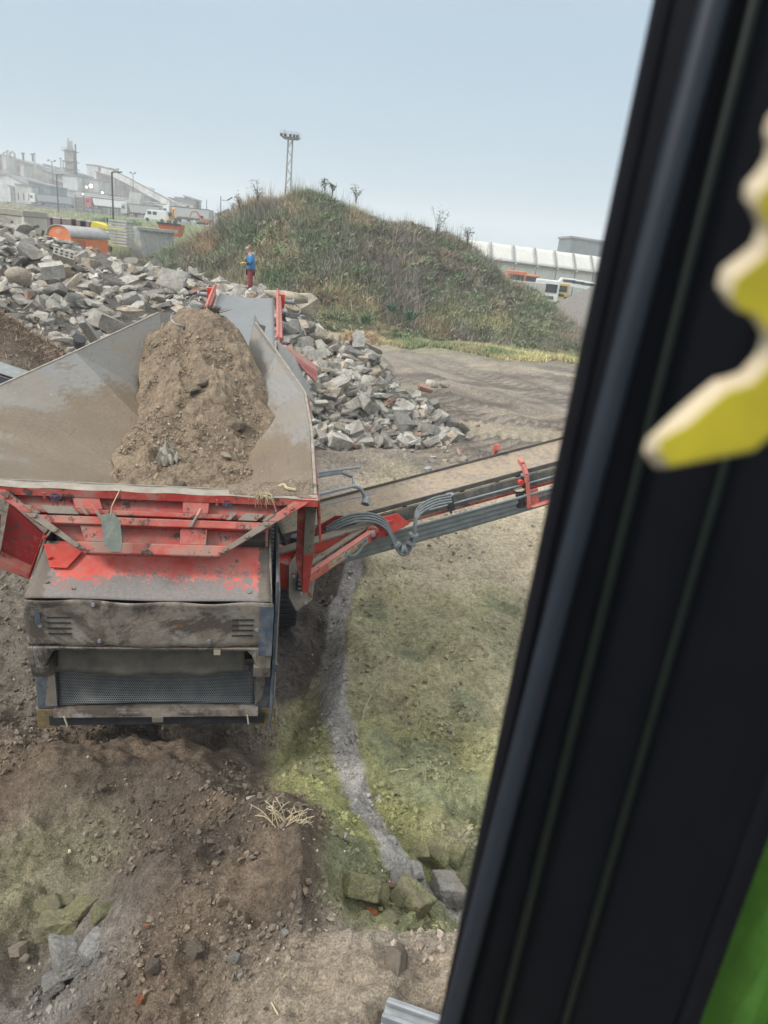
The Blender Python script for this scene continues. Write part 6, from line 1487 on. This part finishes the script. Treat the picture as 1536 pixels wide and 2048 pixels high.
# ------------------------------------------------------------------ the person behind the belt
def skin(name,V,Ed,Rr,mat,parent,sub=2,root=0):
    me=bpy.data.meshes.new(name); me.from_pydata([tuple(v) for v in V],Ed,[]); o=link(name,me,parent); me.materials.append(mat)
    m=o.modifiers.new('s','SKIN'); m.use_smooth_shade=True; u=o.modifiers.new('u','SUBSURF'); u.levels=sub;u.render_levels=sub
    sv=me.skin_vertices[0].data if len(me.skin_vertices) else None
    if sv is None:
        bm=bmesh.new(); bm.from_mesh(me); bm.verts.layers.skin.verify(); bm.to_mesh(me); bm.free(); sv=me.skin_vertices[0].data
    for i,r in enumerate(Rr):
        r=r if hasattr(r,'__len__') else (r,r); k_=1.0 if name in('glove','body') else 1.3; sv[i].radius=(r[0]*k_,r[1]*k_); sv[i].use_root=(i==root)
    return o
def person():
    y=30.2; f=Py(500,583,y); root=empty('person',tuple(f),rad(8)); root.scale=(.98,)*3
    tag(root,'person in blue jacket and red trousers looking down at yellow gloved hands','person')
    sk=plain('skin',(.42,.25,.19),.6,.1,20,0)
    V=[(0,0,.95),(0,0,1.15),(-.01,0,1.34),(-.03,0,1.47),(-.065,0,1.54),(-.10,0,1.59),(-.125,0,1.65),(-.12,0,1.71),(-.115,0,1.765),(-.19,0,1.575),(-.235,0,1.64)]
    E_=[(0,1),(1,2),(2,3),(3,4),(4,5),(5,6),(6,7),(7,8),(5,9),(6,10)]; R=[(.13,.11),(.12,.10),(.14,.11),(.09,.08),.065,.085,(.125,.10),(.13,.105),(.08,.07),.045,.02]
    for s in(-1,1):
        b=len(V); V+=[(-.02,.17*s,1.43),(.05,.22*s,1.16),(-.17,.13*s,1.10),(-.27,.06*s,1.11)]; E_+=[(3,b),(b,b+1),(b+1,b+2),(b+2,b+3)]; R+=[.06,.045,.035,.028]
        b=len(V); V+=[(0,.09*s,.90),(-.02*s,.10*s,.50),(.01,.10*s,.10),(-.13,.11*s,.05)]; E_+=[(0,b),(b,b+1),(b+1,b+2),(b+2,b+3)]; R+=[.085,.06,.045,.035]
    body=skin('body',V,E_,R,sk,root)
    blue=plain('jacket_blue',(.045,.20,.42),.7,.2,9,.2); dk=plain('jacket_dark',(.05,.055,.085),.8,.2,9,.2)
    V=[(.005,0,.80),(.0,0,1.02),(0,0,1.2),(-.015,0,1.36),(-.03,0,1.46),(-.05,0,1.52)]; E_=[(0,1),(1,2),(2,3),(3,4),(4,5)]; R=[(.15,.14),(.15,.135),(.15,.135),(.16,.135),(.12,.10),(.07,.07)]
    skin('jacket',V,E_,R,blue,root)
    V=[(.01,0,.80),(.01,0,.93)]; skin('jacket_hem',V,[(0,1)],[(.175,.155),(.172,.152)],dk,root,2)
    for s in(-1,1):
        V=[(-.02,.15*s,1.42),(.05,.235*s,1.17),(-.06,.19*s,1.12)]; skin('sleeve',V,[(0,1),(1,2)],[.088,.078,.066],blue,root,2)
        V=[(-.05,.195*s,1.12),(-.18,.12*s,1.105)]; skin('cuff',V,[(0,1)],[.062,.05],dk,root,2)
    V=[(-.10,0,1.02),(-.12,0,1.22),(-.10,0,1.42)]; skin('jacket_front',V,[(0,1),(1,2)],[(.09,.11),(.08,.12),(.05,.07)],dk,root,2)
    V=[(.03,.0,1.47),(.10,0,1.50),(.12,0,1.42)]; skin('hood',V,[(0,1),(1,2)],[(.09,.07),(.085,.06),(.06,.03)],plain('hood_grey',(.36,.44,.50),.8,.15,9,.1),root,2)
    red=plain('trouser_red',(.26,.06,.06),.85,.3,7,.2); 
    V=[(0,0,.88)];E_=[];R=[(.14,.13)]
    for s in(-1,1): b=len(V); V+=[(0,.085*s,.80),(-.015,.10*s,.50),(.01,.10*s,.16)]; E_+=[(0,b),(b,b+1),(b+1,b+2)]; R+=[.105,.085,.082]
    skin('trousers',V,E_,R,red,root)
    for s in(-1,1):
        V=[(.02,.09*s,.82),(.03,.095*s,.58)]; skin('thigh_panel',V,[(0,1)],[.10,.088],dk,root,2)
        V=[(.02,.10*s,.20),(.02,.10*s,.07),(-.13,.11*s,.045)]; skin('boot',V,[(0,1),(1,2)],[.075,.07,.05],M['rubber'],root,2)
        # gloves with four fingers and a thumb
        g=plain('glove_yellow',(.66,.72,.08),.6,.15,30,0) if s<0 else bpy.data.materials['glove_yellow']
        w=Vector((-.26,.06*s,1.11)); V=[w,w+Vector((-.05,0,.0)),w+Vector((-.085,0,-.005))]; E_=[(0,1),(1,2)]; R=[.036,.042,.036]
        for k in range(4):
            b=len(V); o=Vector((0,(k-1.5)*.021,.0)); L=(.055,.065,.06,.048)[k]; V+=[V[2]+o+Vector((-.02,0,-.004)),V[2]+o+Vector((-.02-L*.5,0,-.012)),V[2]+o+Vector((-.02-L*.8,-.01*s,-.045))]; E_+=[(2,b),(b,b+1),(b+1,b+2)]; R+=[.012,.0105,.0095]
        b=len(V); V+=[w+Vector((-.04,-.035*s,.01)),w+Vector((-.085,-.055*s,.01))]; E_+=[(1,b),(b,b+1)]; R+=[.014,.011]
        skin('glove',V,E_,R,g,root,1)
    V=[(-.05,0,1.66),(-.075,0,1.74),(-.15,0,1.785)]; skin('hair',V,[(0,1),(1,2)],[(.06,.075),(.09,.085),(.05,.05)],plain('hair_sandy',(.30,.20,.14),.9,.3,30,0),root,2)
    p=place('slab',3,'grey',f+np.array([.0,0,-.16]),1.3,Euler((.1,.05,.3)),'flat grey slab under the boots of the person')
person()
# ------------------------------------------------------------------ inside of the excavator cab
def cab():
    root=empty('window_pillar',(.22,.48,H-1.6)); tag(root,'wide black cab window pillar with rubber seals and highlight ridges','window pillar')
    o=Vector(root.location); zt=3.0
    def prof(pts,name,m,lean=.018,z0=0,z1=zt,sm=False):
        b=MB().use(m); lo=[b.bm.verts.new(Vector((x+lean*(z0-1.435),y,z0+o.z))-o) for x,y in pts]; hi=[b.bm.verts.new(Vector((x+lean*(z1-1.435),y,z1+o.z))-o) for x,y in pts]
        b.face(lo[::-1]);b.face(hi); n=len(pts)
        for i in range(n): b.face([lo[i],lo[(i+1)%n],hi[(i+1)%n],hi[i]])
        return b.build(name,root,.004,sm)
    prof([(.1245,.505),(.133,.495),(.150,.487),(.175,.487),(.21,.478),(.25,.470),(.29,.455),(.320,.452),(.326,.470),(.32,.56),(.14,.56)],'pillar_frame','black')
    prof([(.1225,.515),(.1225,.500),(.128,.494),(.133,.498),(.133,.515)],'rubber_seal',M['cabrubber'])
    def ridge(x,y,r,name,lean,m='gloss'):
        pts=[(x+r*math.cos(a),y+r*math.sin(a)) for a in np.linspace(0,2*math.pi,14)[:-1]]; prof(pts,name,m,lean,sm=True)
    ridge(.143,.488,.009,'highlight_ridge',.045)  # ridges whose shape and tint stand in for the pillar's highlight lines
    ridge(.172,.481,.004,'highlight_ridge',.016,'highlightgreen')
    ridge(.225,.470,.0035,'highlight_ridge',.010,'highlightgreen')
    ridge(.322,.456,.010,'door_seal',.0,'cabrubber')
    # garment hanging beyond the pillar
    g=MB().use(plain('bright_green_cloth',(.10,.24,.03),.8,.35,9,.3))
    def f(u,v):
        x=.345+.36*u; z=H-1.15+.95*v*(1-.25*u); y=.60+.035*math.sin(u*17+v*2)+.02*math.sin(u*41+v*5)-.10*u; return (x,y,z)
    q=g.grid(f,50,30).build('green_jacket',None,0,True,.012); tag(q,'bright green jacket cloth hanging beyond the dark pillar','jacket')
def ornament():
    L=[(1283,905),(1292,878),(1345,826),(1392,785),(1425,758),(1450,752),(1478,742),(1510,705),(1522,670),(1505,640),(1482,612),(1448,600),(1430,570),(1440,535),(1470,512),(1500,488),(1514,455),(1503,425),(1484,395),(1486,368),(1508,345),(1526,318),(1532,290),(1526,262),(1534,235),(1560,205)]
    ax=1590
    out=L+[(1600,190),(1640,215)]+[(ax+(ax-x)*.9,y+(x-ax)*.02) for x,y in L[::-1][3:]]+[(1850,935),(1700,890),(1600,862),(1560,850),(1530,862),(1480,905),(1310,938)]
    c=Py(1560,600,.25)
    b=MB(); b.use(M['beige'])
    bk=[b.bm.verts.new(Vector(Py(x,y,.262))-Vector(c)) for x,y in out]; fr=[b.bm.verts.new(Vector(Py(x+(30 if x<ax else 10),y+(22 if y<850 else -3),.246))-Vector(c)) for x,y in out]
    n=len(out)
    for i in range(n): b.face([bk[i],fr[i],fr[(i+1)%n],bk[(i+1)%n]])
    b.face(bk[::-1]); b.use(M['yleaf']); b.face(fr)
    root=empty('hanging_ornament',tuple(c)); tag(root,'yellow wavy edged ornament with beige rim in front of the dark pillar','ornament')
    b.build('body',root,.0012)
    MB().use(M['beige']).tube([Vector(Py(1600,200,.255))-Vector(c),Vector(Py(1600,-200,.255))-Vector(c)],.0008,6).build('string',root)
M['cabrubber']=plain('cab_rubber',(.006,.006,.008),.8,.2,20,0,spec=.1)
M['black']=plain('cab_black_plastic',(.0035,.004,.006),.6,.2,20,0,spec=.12)
M['gloss']=plain('cab_highlight',(.014,.018,.025),.5,.2,20,0,spec=.35)
M['highlightgreen']=plain('cab_highlight_dull',(.003,.006,.003),.5,.2,20,0,spec=.3)
M['beige']=plain('beige_rim',(.52,.42,.28),.6,.15,20,0); M['yleaf']=plain('yellow_leaf',(.42,.34,.02),.5,.35,9,0)
cab(); ornament()
# track plates of the excavator under the camera
def shoes():
    root=empty('excavator_track',tuple(Pz(800,2060,1.42)),rad(-14)); tag(root,'steel excavator track plates at the bottom edge','excavator track')
    for k in range(4):
        yy=.07-.17*k
        MB().use('steel').box(-.10,.5,yy-.075,yy+.075,-.03,0).box(-.10,.5,yy-.07,yy-.045,0,.05).box(-.10,.5,yy+.02,yy+.04,0,.03).build('track_plate',root,.006)
shoes()
# ------------------------------------------------------------------ small loose things
def twig(name,pts,r,label,cat,m,br=0,parent=None):
    P=[Vector(p) for p in pts]; c=P[0].copy(); b=MB().use(m).tube(spline([p-c for p in P],5),r,6); o=b.build(name,parent); o.location=c; tag(o,label,cat); return o
M['straw']=plain('dry_stalk',(.48,.40,.26),.8,.2,20,0)
def lay(pl,dz=.02): 
    out=[]
    for px,py in pl: p=PG(px,py); out.append((p[0],p[1],p[2]+dz))
    return out
twig('stalk',lay([(741,1398),(730,1425),(722,1452),(712,1472),(700,1482)],.05),.0055,'long curved pale stalk lying across the grey stripe edge','stalk',M['straw'])
twig('stalk',lay([(558,1492),(580,1488),(605,1485)],.03),.004,'thin straight stalk on olive sand beside machine','stalk',M['straw'])
twig('stalk',lay([(780,1552),(800,1546),(815,1548)],.03),.004,'short pale stalk below the small green stones','stalk',M['straw'])
twig('stalk',lay([(542,2015),(556,2040),(560,2048)],.03),.004,'thin pale stalk at the bottom edge','stalk',M['straw'])
def brush(px,py,label,n,sx,sz,seed):
    p=PG(px,py); rs=np.random.default_rng(seed); root=empty('dry_brush',tuple(p)); tag(root,label,'dry twigs')
    for k in range(n):
        a=rs.uniform(-.5,3.3); l=rs.uniform(.4,1)*sx; b=MB().use(M['straw'])
        o=Vector((rs.uniform(-.5,.5)*sx,rs.uniform(-.2,.2)*sx,-.01)); d=Vector((math.cos(a)*l,math.sin(a)*l*.4,rs.uniform(.05,1)*sz))
        pts=spline([o,o+d*.5+Vector((0,0,.03)),o+d],4); b.tube(pts,[.004*(1-.6*i/len(pts)) for i in range(len(pts))],5)
        for q in pts[3:8:2]:
            e=Vector(rs.normal(0,1,3)).normalized()*l*.25; e.z=abs(e.z); b.tube([q,q+e],[.0025,.001],4)
        b.build('twig',root)
brush(575,1648,'tangled pale dry twigs on the crest of the soil heap',24,.20,.17,3)
brush(520,1665,'sparser dry twigs left of the tangled ones',11,.14,.07,4)
# things on the hopper lip
def roots(c,n,l,label,seed,up=0):
    rs=np.random.default_rng(seed); root=empty('root_tuft',tuple(c)); tag(root,label,'root tuft'); b=MB().use(M['straw'])
    for k in range(n):
        o=Vector((rs.normal(0,.04),rs.normal(0,.02),.01)); d=Vector((rs.normal(0,.5),-abs(rs.normal(.3,.3)),-1+rs.random()*1.3))*l*rs.uniform(.4,1); b.tube(spline([o,o+Vector((d.x*.6,d.y,abs(d.z)*.15)),o+d],3),.0022,4)
    b.build('roots',root); V,Fc=SH['clod'][2]; link('root_clod',mesh_np('root_clod',V*np.array([.16,.09,.07]),Fc,np.tile(np.array([.22,.17,.12]),(len(V),1)),M['soil']),root)
roots(m2w(.86,.04,2.93),46,.17,'pale root tuft draped over the hopper lip',5)
b=MB().use(M['straw'])
q=[m2w(.98,.16,2.96)+np.array(v) for v in ((0,0,0),(.05,.02,.03),(.09,-.01,.01),(.16,.0,.0))]
twig('wood_splinter',[tuple(v) for v in q],[.022,.028,.018,.006]*1 if 0 else .014,'pale wood splinter on the hopper lip corner','splinter',M['straw'])
def lipsoil():
    rs=np.random.default_rng(8); n=44; U,Vv=np.meshgrid(np.linspace(0,1,n),np.linspace(0,1,16)); x=.55+.74*U.ravel();y=.03+.30*Vv.ravel(); z=2.925+.05*np.sin(np.pi*Vv.ravel())*np.sin(np.pi*U.ravel()*.9+.2)+.03*fbm(x*9,y*9,4,5)+.09*ss(.5,1,Vv.ravel())*ss(.2,1,U.ravel())-.03*(Vv.ravel()<.02)
    idx=np.arange(len(x)).reshape(U.shape); Fc=np.stack([idx[:-1,:-1],idx[:-1,1:],idx[1:,1:],idx[1:,:-1]],-1).reshape(-1,4); o=link('spilled_soil',mesh_np('spilled_soil',np.stack([x,y,z],1),Fc,np.tile(np.array([.28,.22,.165]),(len(x),1)),M['soil'],True)); o.location=tuple(MO);o.rotation_euler=(0,0,MT); tag(o,'crumbly soil spilled on the right corner of the hopper lip','soil')
lipsoil()
# flap hanging on a wire from the lip
def slate():
    c=m2w(-.33,-.16,2.80); root=empty('hanging_flap',tuple(c),MT); tag(root,'grey green rubber flap hanging on a wire over the lip','rubber flap')
    MB().use(plain('flap_green',(.16,.175,.15),.8,.3,14,.3)).plate([(-.075,-.06,.0),(-.03,-.20,-.20),(.03,-.23,-.245),(.10,-.22,-.25),(.105,-.17,-.17),(.075,-.08,-.04),(.02,-.04,.01)],.015).build('flap',root,.003)
    MB().use(M['straw']).tube([(.0,-.05,.0),(.005,-.03,.06),(.03,.17,.13),(.03,.24,.12)],.004,5).build('wire',root)
slate()
# rag, stick and hoop in the hopper
def rag():
    p=hs(.38,1.35,.06); root=empty('plastic_rag',tuple(p),.2); tag(root,'crumpled grey rag sticking out of the hopper soil','rag'); rs=np.random.default_rng(4)
    def f(u,v): 
        w=.10*(1-v)**.7+.012; return (w*(u-.5)*2+.03*math.sin(v*6),.0+.34*v+.03*math.sin(u*9),.02+.06*math.sin(u*7+v*5)*math.sin(v*9)+.03*math.sin(u*23)*(1-v)+.10*v)
    MB().use(plain('rag_cloth',(.30,.28,.23),.9,.3,20,.3)).grid(f,26,30).build('cloth',root,0,True,.003)
rag()
twig('stick',[tuple(hs(.27,1.0,.03)),tuple(hs(.32,1.2,.05))],.006,'short pale stick on the hopper soil left of the rag','stick',M['straw'])
def hoop():
    c=hs(.38,4.05,.03); root=empty('wire_hoop',tuple(c)); tag(root,'half buried thin hoop near the top of the hopper soil','hoop')
    MB().use('steel').tube([(.17*math.cos(a),.10*math.sin(a),.02+.09*math.sin(a)) for a in np.linspace(2.6,6.6,24)],.008,6).build('hoop_ring',root)
hoop()
V,Fc=blades(np.array([hs(.62,4.12,.05)]*14),np.full(14,.10),np.tile(np.array([.08,.06,.045]),(14,1)),10,.10,.008,1.5,np.random.default_rng(3))[:2]
tag(link('root_tuft',mesh_np('root_tuft',V,Fc,np.tile(np.array([.10,.075,.055]),(len(V),1)),M['veg'])),'dark root tuft at the very top of the hopper soil','root tuft')
